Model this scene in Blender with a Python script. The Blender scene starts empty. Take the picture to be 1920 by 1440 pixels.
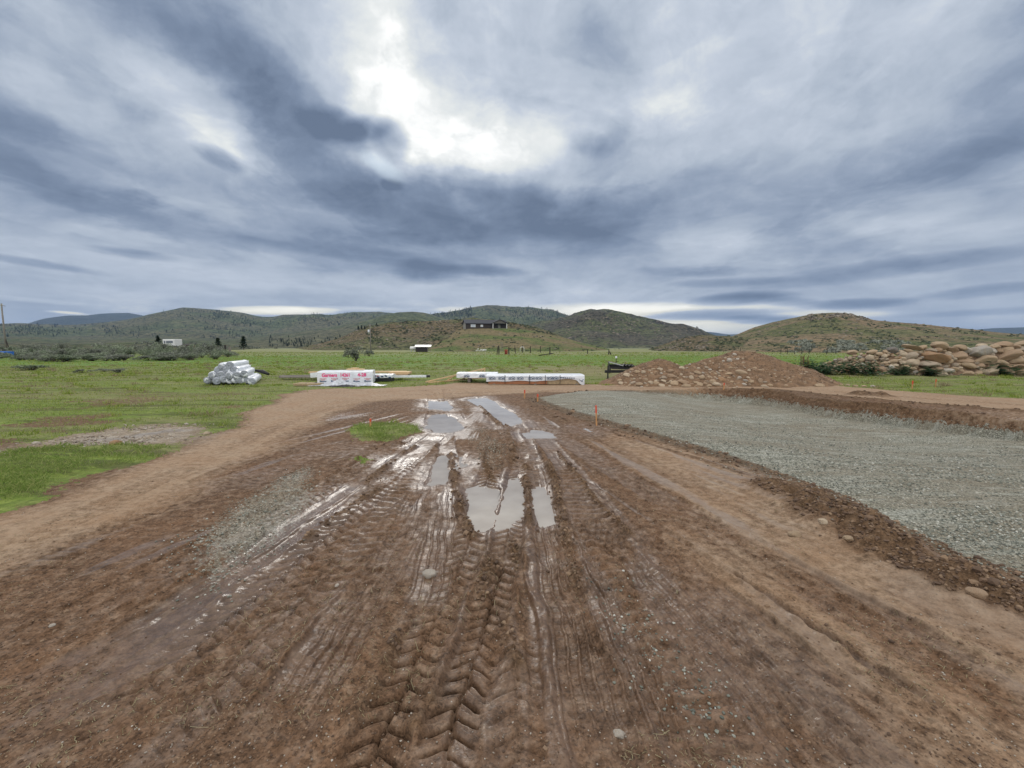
import bpy, bmesh, math, random
import numpy as np
from mathutils import Vector, Matrix, Euler

R = math.radians
random.seed(7)
rng = np.random.default_rng(11)
scene = bpy.context.scene
COL = scene.collection

# ------------------------------------------------------------------ camera
EYE = 1.65
FOC = 800.0                       # focal length in pixels of the 1920 px wide photograph
PITCH = math.atan(72.0 / FOC)     # tilt below the horizon
cam_d = bpy.data.cameras.new("camera")
cam_d.sensor_width = 36.0
cam_d.lens = 36.0 * FOC / 1920.0
cam_d.clip_start = 0.05
cam_d.clip_end = 60000
cam = bpy.data.objects.new("camera", cam_d)
COL.objects.link(cam)
cam.location = (0, 0, EYE)
cam.rotation_euler = (R(90) - PITCH, 0, 0)
scene.camera = cam
CP, SP = math.cos(PITCH), math.sin(PITCH)

def ray(px, py):
    cx = (px - 960) / FOC
    cy = (720 - py) / FOC
    return np.array([cx, cy * SP + CP, cy * CP - SP])

def G(px, py, z=0.0):
    """point of the ground (height z) seen at a spot of the photograph"""
    d = ray(px, py)
    t = (z - EYE) / d[2]
    return (d[0] * t, d[1] * t)

def AT(px, py, Y):
    d = ray(px, py)
    t = Y / d[1]
    return Vector((d[0] * t, Y, EYE + d[2] * t))

def GP(lst, z=0.0):
    return np.array([G(a, b, z) for a, b in lst])

def lin(r, g, b):
    f = lambda c: (c / 255 / 12.92) if c / 255 <= 0.04045 else ((c / 255 + 0.055) / 1.055) ** 2.4
    return (f(r), f(g), f(b), 1.0)

# ------------------------------------------------------------------ render settings
scene.view_settings.view_transform = 'Standard'
scene.view_settings.look = 'None'
scene.view_settings.exposure = EXPOSURE = 0.0
scene.view_settings.gamma = 1.0
scene.view_settings.use_curve_mapping = False
scene.cycles.max_bounces = 5
scene.cycles.diffuse_bounces = 3
scene.cycles.glossy_bounces = 3
scene.cycles.volume_bounces = 0
scene.cycles.use_denoising = True
scene.cycles.denoising_prefilter = 'ACCURATE'

# ------------------------------------------------------------------ sun behind the clouds
d = ray(790, 190)
SUN_EL = math.atan2(d[2], math.hypot(d[0], d[1]))
SUN_AZ = math.atan2(d[0], d[1])
sun_d = bpy.data.lights.new("sun", 'SUN')
sun_d.energy = .85
sun_d.angle = R(11)
sun_d.color = (1.0, 0.95, 0.88)
sun = bpy.data.objects.new("sun", sun_d)
COL.objects.link(sun)
sun.rotation_euler = (R(90) - SUN_EL, 0, -SUN_AZ + math.pi)
sun.rotation_euler = Vector((-d[0], -d[1], -d[2])).to_track_quat('-Z', 'Y').to_euler()

# ------------------------------------------------------------------ node helper
class NT:
    def __init__(self, tree):
        self.t = tree
        tree.nodes.clear()
    def n(self, typ, **kw):
        nd = self.t.nodes.new(typ)
        for k, v in kw.items():
            setattr(nd, k, v)
        return nd
    def l(self, a, b):
        self.t.links.new(a, b)
    def put(self, sock, v):
        if isinstance(v, bpy.types.NodeSocket):
            self.t.links.new(v, sock)
        else:
            sock.default_value = v
    def math(self, op, a, b=None, c=None, clamp=False):
        nd = self.n('ShaderNodeMath', operation=op, use_clamp=clamp)
        self.put(nd.inputs[0], a)
        if b is not None: self.put(nd.inputs[1], b)
        if c is not None: self.put(nd.inputs[2], c)
        return nd.outputs[0]
    def vmath(self, op, a, b=None):
        nd = self.n('ShaderNodeVectorMath', operation=op)
        self.put(nd.inputs[0], a)
        if b is not None: self.put(nd.inputs[1], b)
        return nd.outputs['Value'] if op in ('LENGTH', 'DOT_PRODUCT') else nd.outputs[0]
    def noise(self, vec, scale, detail=4, rough=0.55, color=False, dist=0.0):
        nd = self.n('ShaderNodeTexNoise')
        if vec is not None: self.l(vec, nd.inputs['Vector'])
        nd.inputs['Scale'].default_value = scale
        nd.inputs['Detail'].default_value = detail
        nd.inputs['Roughness'].default_value = rough
        nd.inputs['Distortion'].default_value = dist
        return nd.outputs['Color' if color else 'Fac']
    def mapping(self, vec, loc=(0, 0, 0), rot=(0, 0, 0), sc=(1, 1, 1), typ='POINT'):
        nd = self.n('ShaderNodeMapping', vector_type=typ)
        self.l(vec, nd.inputs[0])
        nd.inputs['Location'].default_value = loc
        nd.inputs['Rotation'].default_value = rot
        nd.inputs['Scale'].default_value = sc
        return nd.outputs[0]
    def rng(self, v, a, b, c=0.0, d=1.0, smooth=False):
        nd = self.n('ShaderNodeMapRange')
        if smooth: nd.interpolation_type = 'SMOOTHSTEP'
        self.put(nd.inputs[0], v)
        for i, q in enumerate((a, b, c, d)):
            nd.inputs[i + 1].default_value = q
        return nd.outputs[0]
    def ramp(self, v, stops, interp='LINEAR'):
        nd = self.n('ShaderNodeValToRGB')
        nd.color_ramp.interpolation = interp
        el = nd.color_ramp.elements
        while len(el) < len(stops): el.new(0.5)
        for e, (p, c) in zip(el, stops):
            e.position = p
            e.color = c if len(c) == 4 else (*c, 1)
        self.put(nd.inputs[0], v)
        return nd.outputs[0]
    def mix(self, f, a, b, blend='MIX'):
        nd = self.n('ShaderNodeMix', data_type='RGBA', blend_type=blend)
        self.put(nd.inputs[0], f)
        self.put(nd.inputs[6], a)
        self.put(nd.inputs[7], b)
        return nd.outputs[2]
    def attr(self, name, out='Fac'):
        nd = self.n('ShaderNodeAttribute', attribute_name=name)
        return nd.outputs[out]

# ------------------------------------------------------------------ world: overcast sky with torn cloud
world = bpy.data.worlds.new("World")
scene.world = world
world.use_nodes = True
world.cycles.sampling_method = 'MANUAL'
world.cycles.sample_map_resolution = 512
W = NT(world.node_tree)
tc = W.n('ShaderNodeTexCoord').outputs['Generated']
sp = W.n('ShaderNodeSeparateXYZ'); W.l(tc, sp.inputs[0])
dx, dy, dz = sp.outputs
den = W.math('ADD', dy, 1.02)
u = W.math('DIVIDE', dx, den)
v = W.math('DIVIDE', dz, den)
cb = W.n('ShaderNodeCombineXYZ'); W.l(u, cb.inputs[0]); W.l(v, cb.inputs[1]); cb.inputs[2].default_value = 1.0
uv = cb.outputs[0]
iz = W.math('DIVIDE', 1.0, W.math('ADD', W.math('MAXIMUM', dz, 0.0), 0.09))
cp = W.n('ShaderNodeCombineXYZ')
W.l(W.math('MULTIPLY', dx, iz), cp.inputs[0]); W.l(W.math('MULTIPLY', dy, iz), cp.inputs[1])
plane = cp.outputs[0]                      # the flat cloud deck overhead

def STE(px, py):
    d = ray(px, py); d = d / np.linalg.norm(d)
    return d[0] / (1.02 + d[1]), d[2] / (1.02 + d[1])

wcol = W.noise(plane, 1.1, 5, 0.6, color=True)
warp = W.vmath('MULTIPLY', W.vmath('SUBTRACT', wcol, (0.5, 0.5, 0.5)), (0.10, 0.055, 0.0))
wcol2 = W.noise(uv, 14.0, 6, 0.62, color=True)
warp2 = W.vmath('MULTIPLY', W.vmath('SUBTRACT', wcol2, (0.5, 0.5, 0.5)), (0.05, 0.03, 0.0))
uvw = W.vmath('ADD', W.vmath('ADD', uv, warp), warp2)
uvl = W.vmath('ADD', uv, W.vmath('MULTIPLY', warp2, (0.40, 0.10, 0)))

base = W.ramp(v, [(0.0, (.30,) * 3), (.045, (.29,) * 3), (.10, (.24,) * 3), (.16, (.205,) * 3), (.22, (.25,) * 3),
                  (.31, (.265,) * 3), (.42, (.38,) * 3), (.75, (.80,) * 3)])  # upper stops raised: unseen sky overhead and behind adds light on the ground
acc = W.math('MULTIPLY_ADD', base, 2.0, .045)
def blobs(acc, coords, lst):
    for (px, py, rx, ry, rot, amp) in lst:
        cu, cv = STE(px, py)
        eu, ev = STE(px + 10, py)
        k = math.hypot(eu - cu, ev - cv) / 10
        ca, sa = math.cos(R(-rot)), math.sin(R(-rot))
        ax, ay = rx * k * 1.7, ry * k * 1.7
        p = W.vmath('DOT_PRODUCT', coords, (ca / ax, sa / ax, -(cu * ca + cv * sa) / ax))
        q = W.vmath('DOT_PRODUCT', coords, (-sa / ay, ca / ay, -(-cu * sa + cv * ca) / ay))
        r2 = W.math('MULTIPLY_ADD', q, q, W.math('MULTIPLY', p, p))
        g = W.rng(r2, 1.0, -0.15, 0.0, amp, smooth=True)
        acc = W.math('ADD', acc, g)
    return acc
SKY_A = [  # px, py, rx, ry, clockwise turn, change of brightness
    (745, 180, 140, 85, 14, .30), (690, 110, 65, 130, -12, .24), (740, 150, 260, 190, 0, .06), (720, 30, 80, 50, 0, .16), (915, 262, 140, 44, -6, .38),
    (690, 285, 70, 34, 30, .38), (880, 320, 120, 36, 0, .16), (960, 180, 120, 110, 0, .12), (820, 20, 90, 50, 0, .05),
    (200, 120, 300, 50, 31, .10), (60, 30, 200, 50, 20, .05), (360, 215, 170, 45, 30, .08), (405, 255, 60, 30, 20, .20),
    (120, 190, 160, 45, 25, .04), (300, 20, 120, 40, 30, .05),
    (400, 90, 330, 60, 37, -.22), (560, 110, 120, 120, 20, -.14), (500, 215, 120, 70, 30, -.17), (250, 60, 260, 50, 34, -.08),
    (70, 320, 190, 36, 24, -.26), (30, 230, 120, 50, 30, -.14), (250, 300, 160, 40, 18, -.06),
    (630, 395, 160, 42, 8, -.26), (1600, 330, 260, 60, -12, -.10), (1850, 180, 160, 120, 0, -.05), (900, 395, 220, 42, 4, -.28), (1090, 425, 240, 50, 0, -.27), (620, 345, 110, 34, 5, -.16),
    (600, 460, 300, 26, 8, -.14), (300, 410, 260, 30, 8, -.08), (780, 350, 60, 20, 20, -.14), (900, 355, 90, 18, 0, -.1),
    (1380, 312, 90, 26, -14, -.16), (1310, 350, 120, 40, 0, -.06), (1340, 440, 85, 40, -8, .20), (1400, 470, 70, 26, 0, .10),
    (1100, 240, 170, 60, -15, .09), (1180, 60, 160, 110, 20, .10), (1130, 110, 50, 70, 20, -.10), (1420, 190, 240, 80, -10, .06),
    (1820, 290, 220, 60, -20, -.12), (1600, 350, 200, 40, -14, -.08), (1500, 260, 160, 30, -16, .06),
    (370, 505, 420, 22, 2, .12), (150, 540, 300, 30, 3, .12), (1000, 560, 400, 20, 0, .06), (1700, 430, 240, 26, -6, .05),
]
SKY_B = [
    (640, 240, 60, 24, 12, -.42), (735, 265, 28, 26, 60, -.42), (690, 240, 40, 16, -10, -.34), (416, 298, 34, 15, 24, -.26), (735, 345, 16, 9, 0, -.2), (1105, 272, 28, 16, 20, -.16),
    (800, 509, 46, 17, 0, -.28), (905, 507, 62, 8, 2, -.20), (252, 476, 66, 9, 6, -.20), (60, 492, 120, 9, 8, -.18), (640, 470, 160, 13, 6, -.14), (700, 445, 110, 13, 4, -.1),
    (1650, 506, 200, 17, -6, -.20), (1360, 530, 90, 7, 0, -.16), (1310, 508, 90, 8, 2, -.14), (1382, 561, 72, 11, -3, -.40), (1480, 566, 36, 7, 0, -.22), (1600, 570, 85, 9, -1, -.30),
    (1850, 545, 100, 13, -6, -.18), (1860, 585, 120, 8, -2, -.14), (1310, 592, 95, 10, -2, -.46), (1420, 600, 60, 8, 0, -.30), (1400, 612, 160, 7, 0, -.12),
    (1230, 588, 200, 17, -2, .40), (1130, 578, 110, 8, 0, .22), (1340, 622, 160, 16, 0, .24), (1560, 590, 90, 8, 0, .22), (1260, 612, 130, 12, 0, .36), (520, 582, 85, 7, 0, .50), (640, 578, 90, 4, 0, .18), (860, 580, 40, 4, 0, .16), (125, 586, 30, 3, 4, .30), (165, 593, 30, 3, 0, .2),
    (30, 560, 120, 6, 4, .10), (880, 390, 16, 30, -50, .10), (500, 440, 40, 8, 8, .10),
]
acc = blobs(acc, uvw, [(*q[:5], q[5] * (.92 if q[5] > 0 else .98)) for q in SKY_A])
acc = blobs(acc, uvl, [(*q[:5], q[5] * (1.35 if q[5] > 0 else 1.45)) for q in SKY_B])
n1 = W.noise(plane, 2.6, 9, 0.62, dist=0.7)
n4 = W.noise(uvw, 11.0, 7, 0.66, dist=0.4)
n2 = W.noise(W.mapping(plane, (0, 0, 0), (0, 0, R(-18)), (5.0, 0.9, 1)), 1.0, 6, 0.55)
n3 = W.noise(W.mapping(uv, (0, 0, 0), (0, 0, R(8)), (5, 26, 1)), 1.0, 5, 0.55)
low = W.rng(v, .03, .16, .3, 1)
c1 = W.noise(uvw, 6.5, 11, 0.60, dist=0.25)
c2 = W.noise(W.mapping(uv, (7, 2, 0), (0, 0, R(-4)), (6, 17, 1)), 1.0, 9, 0.58, dist=0.35)
acc = W.math('ADD', acc, W.math('MULTIPLY', W.rng(c1, .36, .64, -.13, .13), W.rng(v, .08, .20, .25, 1)))
acc = W.math('ADD', acc, W.math('MULTIPLY', W.rng(c2, .40, .60, -.08, .08), W.rng(v, .10, .22, 1, .25)))
acc = W.math('ADD', acc, W.math('MULTIPLY', W.rng(n1, .3, .7, -.085, .085), low))
acc = W.math('ADD', acc, W.math('MULTIPLY', W.rng(n4, .3, .7, -.10, .10), W.rng(v, .10, .22, .25, 1)))
# torn, crisp-edged sheets of cloud at two heights
b1 = W.noise(W.mapping(plane, (3, 1, 0), (0, 0, R(-25)), (1.0, .55, 1)), 1.5, 8, 0.56, dist=0.5)
b2 = W.noise(W.mapping(uvw, (0, 0, 0), (0, 0, R(6)), (3.2, 8.5, 1)), 1.0, 7, 0.55, dist=0.3)
acc = W.math('ADD', acc, W.math('MULTIPLY', W.rng(b1, .485, .54, -.04, .04, True), low))
acc = W.math('ADD', acc, W.math('MULTIPLY', W.rng(b2, .46, .57, -.045, .045, True), W.rng(v, .30, .40, 1, .35)))
acc = W.math('ADD', acc, W.math('MULTIPLY', W.rng(n2, .3, .7, -.03, .03), low))
acc = W.math('ADD', acc, W.rng(n3, .3, .7, -.006, .006))
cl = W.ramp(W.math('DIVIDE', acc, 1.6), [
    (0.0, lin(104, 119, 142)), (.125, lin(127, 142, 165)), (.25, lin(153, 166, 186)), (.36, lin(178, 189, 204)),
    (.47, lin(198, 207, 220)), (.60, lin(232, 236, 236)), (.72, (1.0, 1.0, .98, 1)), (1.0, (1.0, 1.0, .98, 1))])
# brighter than the camera's white round the veiled sun, and overhead, where it is raised to light the ground
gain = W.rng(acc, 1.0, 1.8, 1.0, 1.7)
warm = W.math('MULTIPLY', W.rng(v, .055, .03, 0, 1, True), W.rng(acc, .62, .95, 0, .8, True))
cl = W.mix(warm, cl, lin(252, 246, 222))
nish = W.n('ShaderNodeTexSky', sky_type='NISHITA', sun_disc=False)
nish.sun_elevation = SUN_EL
nish.sun_rotation = SUN_AZ
blue = W.mix(.75, W.vmath('MULTIPLY', nish.outputs[0], (.07, .07, .07)), lin(196, 226, 246))
gap = blobs(0.0, uvl, [(716, 312, 34, 13, 28, .5)])
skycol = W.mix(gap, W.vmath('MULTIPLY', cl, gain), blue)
# below the horizon: dull earth
skycol = W.mix(W.rng(dz, -.01, -.06, 0, 1), skycol, (.10, .10, .08, 1))
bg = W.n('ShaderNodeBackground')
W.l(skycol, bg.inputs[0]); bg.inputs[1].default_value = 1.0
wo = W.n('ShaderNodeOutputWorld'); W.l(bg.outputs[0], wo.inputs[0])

# ------------------------------------------------------------------ numpy noise
def _hash(ix, iy, seed):
    h = (ix.astype(np.int64) * 374761393 + iy.astype(np.int64) * 668265263 + seed * 974634541) & 0xFFFFFFFF
    h = ((h ^ (h >> 13)) * 1274126177) & 0xFFFFFFFF
    h = (h ^ (h >> 16)) & 0xFFFFFF
    return h.astype(np.float32) / np.float32(0xFFFFFF)

def vnoise(x, y, seed=0):
    xi = np.floor(x); yi = np.floor(y)
    fx = (x - xi).astype(np.float32); fy = (y - yi).astype(np.float32)
    fx = fx * fx * fx * (fx * (fx * 6 - 15) + 10); fy = fy * fy * fy * (fy * (fy * 6 - 15) + 10)
    a = _hash(xi, yi, seed); b = _hash(xi + 1, yi, seed)
    c = _hash(xi, yi + 1, seed); e = _hash(xi + 1, yi + 1, seed)
    return a + (b - a) * fx + (c - a) * fy + (a - b - c + e) * fx * fy

def fbm(x, y, lam, octv=4, seed=0, gain=0.5, spacing=None, ridged=False):
    """signed fractal noise, first wavelength lam; wavelengths the mesh cannot carry fade out"""
    out = np.zeros(np.shape(x), np.float32); amp = 1.0; tot = 0.0
    for o in range(octv):
        n = vnoise(x / lam + 17.3 * o, y / lam - 9.1 * o, seed + o) * 2 - 1
        if ridged: n = 1 - 2 * np.abs(n)
        if spacing is not None:
            n = n * np.clip((lam / spacing - 1.5) / 2.0, 0, 1)
        out += amp * n; tot += amp
        amp *= gain; lam *= 0.5
    return out / tot

def sstep(a, b, x):
    t = np.clip((x - a) / (b - a), 0, 1)
    return t * t * (3 - 2 * t)

def polydist(X, Y, P, closed=False):
    """distance, arc length and signed side of points from a polyline"""
    n = len(P)
    best = np.full(X.shape, 1e18); S = np.zeros(X.shape); T = np.zeros(X.shape); acc = 0.0
    for i in range(n if closed else n - 1):
        a = P[i]; b = P[(i + 1) % n]
        ex, ey = b[0] - a[0], b[1] - a[1]
        L = math.hypot(ex, ey) + 1e-9
        ex /= L; ey /= L
        rx, ry = X - a[0], Y - a[1]
        t = np.clip(rx * ex + ry * ey, 0, L)
        ox, oy = rx - t * ex, ry - t * ey
        dd = ox * ox + oy * oy
        m = dd < best
        best = np.where(m, dd, best)
        S = np.where(m, acc + t, S)
        T = np.where(m, ex * ry - ey * rx, T)
        acc += L
    return np.sqrt(best), S, T, acc

def inside(X, Y, P):
    r = np.zeros(X.shape, bool)
    n = len(P); j = n - 1
    for i in range(n):
        xi, yi = P[i]; xj, yj = P[j]
        if yi != yj:
            r ^= ((yi > Y) != (yj > Y)) & (X < (xj - xi) * (Y - yi) / (yj - yi) + xi)
        j = i
    return r

def sdf(X, Y, P, margin):
    """signed distance to a closed outline (inside positive), only near it; -margin elsewhere"""
    out = np.full(X.shape, -float(margin))
    P = np.asarray(P)
    m = (X > P[:, 0].min() - margin) & (X < P[:, 0].max() + margin) & (Y > P[:, 1].min() - margin) & (Y < P[:, 1].max() + margin)
    if m.any():
        x, y = X[m], Y[m]
        dd = polydist(x, y, P, True)[0]
        out[m] = np.where(inside(x, y, P), dd, -np.minimum(dd, margin))
    return out

def smooth_line(P, n=6):
    P = np.asarray(P, float)
    Q = np.vstack([2 * P[0] - P[1], P, 2 * P[-1] - P[-2]])
    out = []
    for i in range(1, len(Q) - 2):
        for k in range(n):
            t = k / n
            p0, p1, p2, p3 = Q[i - 1], Q[i], Q[i + 1], Q[i + 2]
            out.append(0.5 * ((2 * p1) + (-p0 + p2) * t + (2 * p0 - 5 * p1 + 4 * p2 - p3) * t * t + (-p0 + 3 * p1 - 3 * p2 + p3) * t ** 3))
    out.append(Q[-2])
    return np.array(out)

# ------------------------------------------------------------------ mesh helpers
def mesh_np(name, V, F, mat=None, parent=None, smooth=True, link=True):
    V = np.asarray(V, np.float32); F = np.asarray(F, np.int32)
    me = bpy.data.meshes.new(name)
    me.vertices.add(len(V)); me.vertices.foreach_set('co', V.ravel())
    k = F.shape[1]
    me.loops.add(F.size); me.loops.foreach_set('vertex_index', F.ravel())
    me.polygons.add(len(F))
    me.polygons.foreach_set('loop_start', np.arange(0, F.size, k, dtype=np.int32))
    me.polygons.foreach_set('loop_total', np.full(len(F), k, np.int32))
    me.polygons.foreach_set('use_smooth', np.full(len(F), smooth, bool))
    me.update(calc_edges=True)
    if mat: me.materials.append(mat)
    if not link: return me
    o = bpy.data.objects.new(name, me); COL.objects.link(o)
    if parent: o.parent = parent
    return o

def fattr(o, name, arr):
    a = o.data.attributes.new(name, 'FLOAT', 'POINT')
    a.data.foreach_set('value', np.asarray(arr, np.float32).ravel())

def grid_faces(nr, nc):
    i = np.arange(nr - 1)[:, None] * nc + np.arange(nc - 1)[None, :]
    return np.stack([i, i + 1, i + nc + 1, i + nc], -1).reshape(-1, 4)

def structure(o):
    o['kind'] = 'structure'; return o

# ------------------------------------------------------------------ outlines on the ground, traced on the photograph and laid on the ground plane
PAD = GP([(1000, 754), (1080, 741), (1200, 736), (1320, 734), (1430, 742), (1560, 762), (1700, 777), (1920, 800), (2300, 840), (2700, 1100),
          (2200, 1200), (1920, 1098), (1780, 1058), (1690, 1012), (1600, 955), (1480, 908), (1350, 868), (1230, 832), (1120, 798), (1050, 774)], -0.10)
FIELD = np.vstack([GP([(-2200, 1300), (-700, 1020), (0, 966), (100, 932), (213, 886), (317, 850), (380, 822), (450, 800), (470, 772), (520, 748), (567, 731), (700, 728), (800, 723), (870, 719),
           (1100, 717), (1140, 722), (1240, 716), (1500, 717), (1600, 727), (1700, 734), (1800, 741), (1920, 748), (2500, 782)]), [[300, 30], [300, 300], [-300, 300], [-300, 5]]])
ROAD = np.vstack([GP([(-2000, 1310), (-600, 1030), (0, 966), (100, 932), (213, 886), (317, 850), (450, 800), (470, 772), (567, 731), (700, 727), (870, 719),
           (1140, 718), (1240, 712), (1520, 716), (1700, 733), (1920, 748), (2500, 782), (2500, 822), (1920, 772), (1700, 757), (1560, 744), (1440, 733), (1310, 729), (1100, 733), (980, 738),
           (800, 748), (700, 752), (640, 768), (585, 800), (520, 840), (433, 880), (333, 934), (167, 1006), (0, 1075), (-700, 1400), (-2500, 2200)])])
TUFT_ISLAND = GP([(655, 815), (668, 800), (700, 795), (760, 793), (792, 799), (788, 812), (745, 822), (715, 832), (675, 827)])
TUFT_SMALL = GP([(662, 862), (690, 857), (706, 862), (690, 868)])
TUFT_LEFT = GP([(-300, 880), (0, 852), (100, 842), (220, 836), (312, 838), (290, 856), (200, 872), (110, 890), (70, 925), (0, 938), (-300, 980)])
FANS = [[(1012, 860), (1180, 1010), (1400, 1200), (1620, 1440)], [(1040, 880), (1250, 1030), (1560, 1260), (1800, 1440)], [(1075, 880), (1330, 1050), (1650, 1260), (1920, 1430)], [(1110, 870), (1400, 1030), (1750, 1230), (2100, 1430)], [(1150, 870), (1500, 1060), (1920, 1280)],
        [(1000, 1000), (1080, 1180), (1180, 1440)], [(1060, 1010), (1200, 1220), (1330, 1440)], [(1030, 960), (1140, 1130), (1270, 1330), (1360, 1500)], [(760, 860), (560, 1000), (300, 1170), (0, 1360)], [(740, 850), (480, 1000), (200, 1160), (-100, 1330)],
        [(780, 900), (600, 1080), (400, 1280), (250, 1440)], [(800, 930), (680, 1100), (540, 1300), (450, 1440)], [(700, 850), (420, 990), (100, 1150), (-200, 1300)], [(720, 845), (520, 960), (250, 1110), (-60, 1280)], [(775, 960), (640, 1130), (470, 1340), (400, 1480)], [(960, 1010), (990, 1150), (1020, 1440)]]
TUFT_ROAD = GP([(362, 784), (400, 774), (440, 778), (446, 790), (400, 798), (368, 795)])
RUBBLE = GP([(-330, 905), (-40, 848), (60, 828), (150, 808), (270, 795), (380, 796), (402, 806), (330, 838), (225, 834), (120, 842), (20, 853)])
GRAVEL_PATCH = GP([(375, 1070), (390, 990), (450, 940), (520, 900), (575, 878), (578, 925), (560, 975), (500, 1020), (430, 1060), (390, 1100)])
PEBBLE_LINE = GP([(1130, 1085), (1180, 1100), (1260, 1200), (1340, 1300), (1450, 1440), (1380, 1440), (1280, 1330), (1200, 1220)])
MID_GRAVEL = GP([(868, 815), (880, 800), (930, 805), (950, 840), (945, 880), (905, 885), (885, 850)])
PUDDLES = {
    'a': [(794, 802), (803, 785), (813, 777), (832, 774), (851, 781), (864, 790), (875, 801), (862, 807), (846, 811), (816, 810)],
    'b': [(874, 748), (893, 745), (915, 744), (938, 760), (962, 773), (982, 785), (976, 793), (955, 797), (930, 800), (922, 794), (912, 776), (900, 762)],
    'c': [(979, 809), (1000, 803), (1019, 804), (1035, 810), (1046, 818), (1019, 822), (990, 821)],
    'd': [(808, 905), (809, 885), (811, 868), (830, 852), (855, 848), (880, 857), (872, 872), (852, 882), (842, 903)],
    'e': [(870, 940), (868, 906), (892, 900), (916, 912), (941, 914), (950, 898), (972, 893), (987, 912), (987, 944), (975, 962), (958, 980), (924, 990), (895, 988), (880, 975)],
    'f': [(996, 968), (994, 915), (1012, 908), (1028, 915), (1040, 940), (1049, 968), (1035, 976), (1012, 979)],
    'g': [(795, 768), (797, 750), (838, 750), (850, 762), (840, 770), (815, 766)],
    'h': [(1085, 800), (1100, 797), (1122, 805), (1112, 814), (1092, 812)],
}
# tyre marks: centre line, width, depth, pattern, pitch, relief, side ridge, wetness
TRACKS = [
    ([(560, 1620), (650, 1490), (697, 1427), (785, 1227), (848, 1093), (875, 1027), (902, 960), (915, 905), (928, 850), (935, 800)], .29, .024, 'lug', .115, .028, .016, .15),
    ([(815, 1560), (838, 1427), (858, 1327), (882, 1260), (913, 1160), (930, 1093), (945, 1043), (954, 993), (965, 930), (973, 880), (970, 840), (958, 805), (945, 780)], .27, .032, 'lug', .10, .029, .028, .35),
    ([(786, 1200), (800, 1120), (820, 1040), (824, 1000), (827, 960), (832, 905), (838, 860), (838, 820)], .29, .024, 'row', .05, .010, .012, .9),
    ([(1180, 1560), (1100, 1290), (1060, 1120), (1035, 1020), (1022, 940), (1005, 880), (990, 840), (972, 800), (950, 770), (920, 748)], .30, .030, 'row', .05, .010, .022, .55),
    ([(-120, 1400), (0, 1345), (130, 1275), (300, 1190), (450, 1085), (560, 1000), (650, 930), (720, 880), (775, 842), (815, 812)], .56, .022, 'line', .09, .0, .022, 1.0),
    ([(180, 1500), (250, 1440), (400, 1290), (520, 1170), (620, 1050), (690, 970), (755, 895), (805, 842)], .34, .012, 'lug', .13, .012, .010, .25),
    ([(200, 1140), (380, 1040), (520, 968), (620, 905), (700, 858), (770, 825), (800, 805)], .30, .016, 'lug', .12, .012, .014, .55),
    ([(1900, 1560), (1700, 1440), (1450, 1235), (1280, 1090), (1160, 985), (1085, 900), (1043, 850), (1012, 815), (985, 785), (958, 757)], .36, .014, 'row', .05, .007, .010, .45),
    ([(2100, 1400), (1700, 1195), (1450, 1060), (1250, 940), (1130, 868), (1060, 825), (1010, 785)], .38, .012, 'row', .05, .006, .009, .30),
    ([(1420, 1560), (1280, 1280), (1180, 1100), (1120, 985), (1068, 905), (1040, 870)], .40, .012, 'bar', .12, .018, .010, .40),
    ([(600, 1180), (660, 1080), (710, 1000), (745, 930), (778, 875)], .36, .010, 'bar', .12, .018, .010, .55),
    ([(980, 930), (985, 880), (988, 850), (985, 825)], .36, .020, 'bar', .085, .024, .012, .75),
    ([(792, 728), (806, 738), (815, 760), (808, 790)], .30, .03, 'row', .08, .014, .02, .0),
    ([(836, 728), (840, 742), (848, 765), (862, 790)], .30, .03, 'row', .08, .014, .02, .0),
    ([(860, 728), (900, 742), (960, 775), (990, 795)], .26, .02, 'row', .08, .010, .015, .0),
    ([(440, 1500), (480, 1440), (600, 1250), (695, 1110), (757, 1000), (797, 905), (815, 850)], .30, .016, 'row', .06, .009, .016, .45),
    ([(60, 1500), (120, 1440), (330, 1235), (510, 1085), (640, 975), (720, 905), (775, 860)], .30, .016, 'lug', .12, .016, .016, .35),
    ([(1290, 1560), (1250, 1440), (1180, 1255), (1112, 1105), (1062, 1010), (1040, 950)], .30, .014, 'row', .06, .009, .014, .35),
    ([(1680, 1560), (1560, 1440), (1400, 1265), (1250, 1115), (1150, 1020), (1090, 950)], .26, .012, 'row', .06, .008, .012, .30),
    ([(1000, 1560), (985, 1440), (972, 1330), (965, 1230), (968, 1130)], .30, .014, 'lug', .12, .018, .014, .20),
    ([(1640, 1560), (1420, 1300), (1330, 1210), (1230, 1105), (1180, 1040)], .34, .010, 'row', .06, .007, .008, .25),
    ([(-500, 1260), (-200, 1130), (60, 1010), (240, 925), (400, 855), (520, 800), (620, 766), (760, 744)], .34, .010, 'bar', .075, .007, .008, 0),
    ([(-500, 1380), (-200, 1210), (60, 1065), (260, 966), (430, 876), (560, 805), (640, 772), (760, 750)], .34, .012, 'bar', .075, .008, .010, 0),
    ([(700, 734), (900, 728), (1100, 725), (1300, 722)], .4, .012, 'row', .2, .006, .012, 0),
    ([(700, 742), (900, 735), (1100, 730), (1300, 726)], .4, .016, 'row', .2, .006, .016, 0),
    ([(1440, 724), (1600, 737), (1760, 749), (1920, 760), (2200, 780)], .5, .02, 'row', .2, .006, .012, 0),
]
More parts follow.
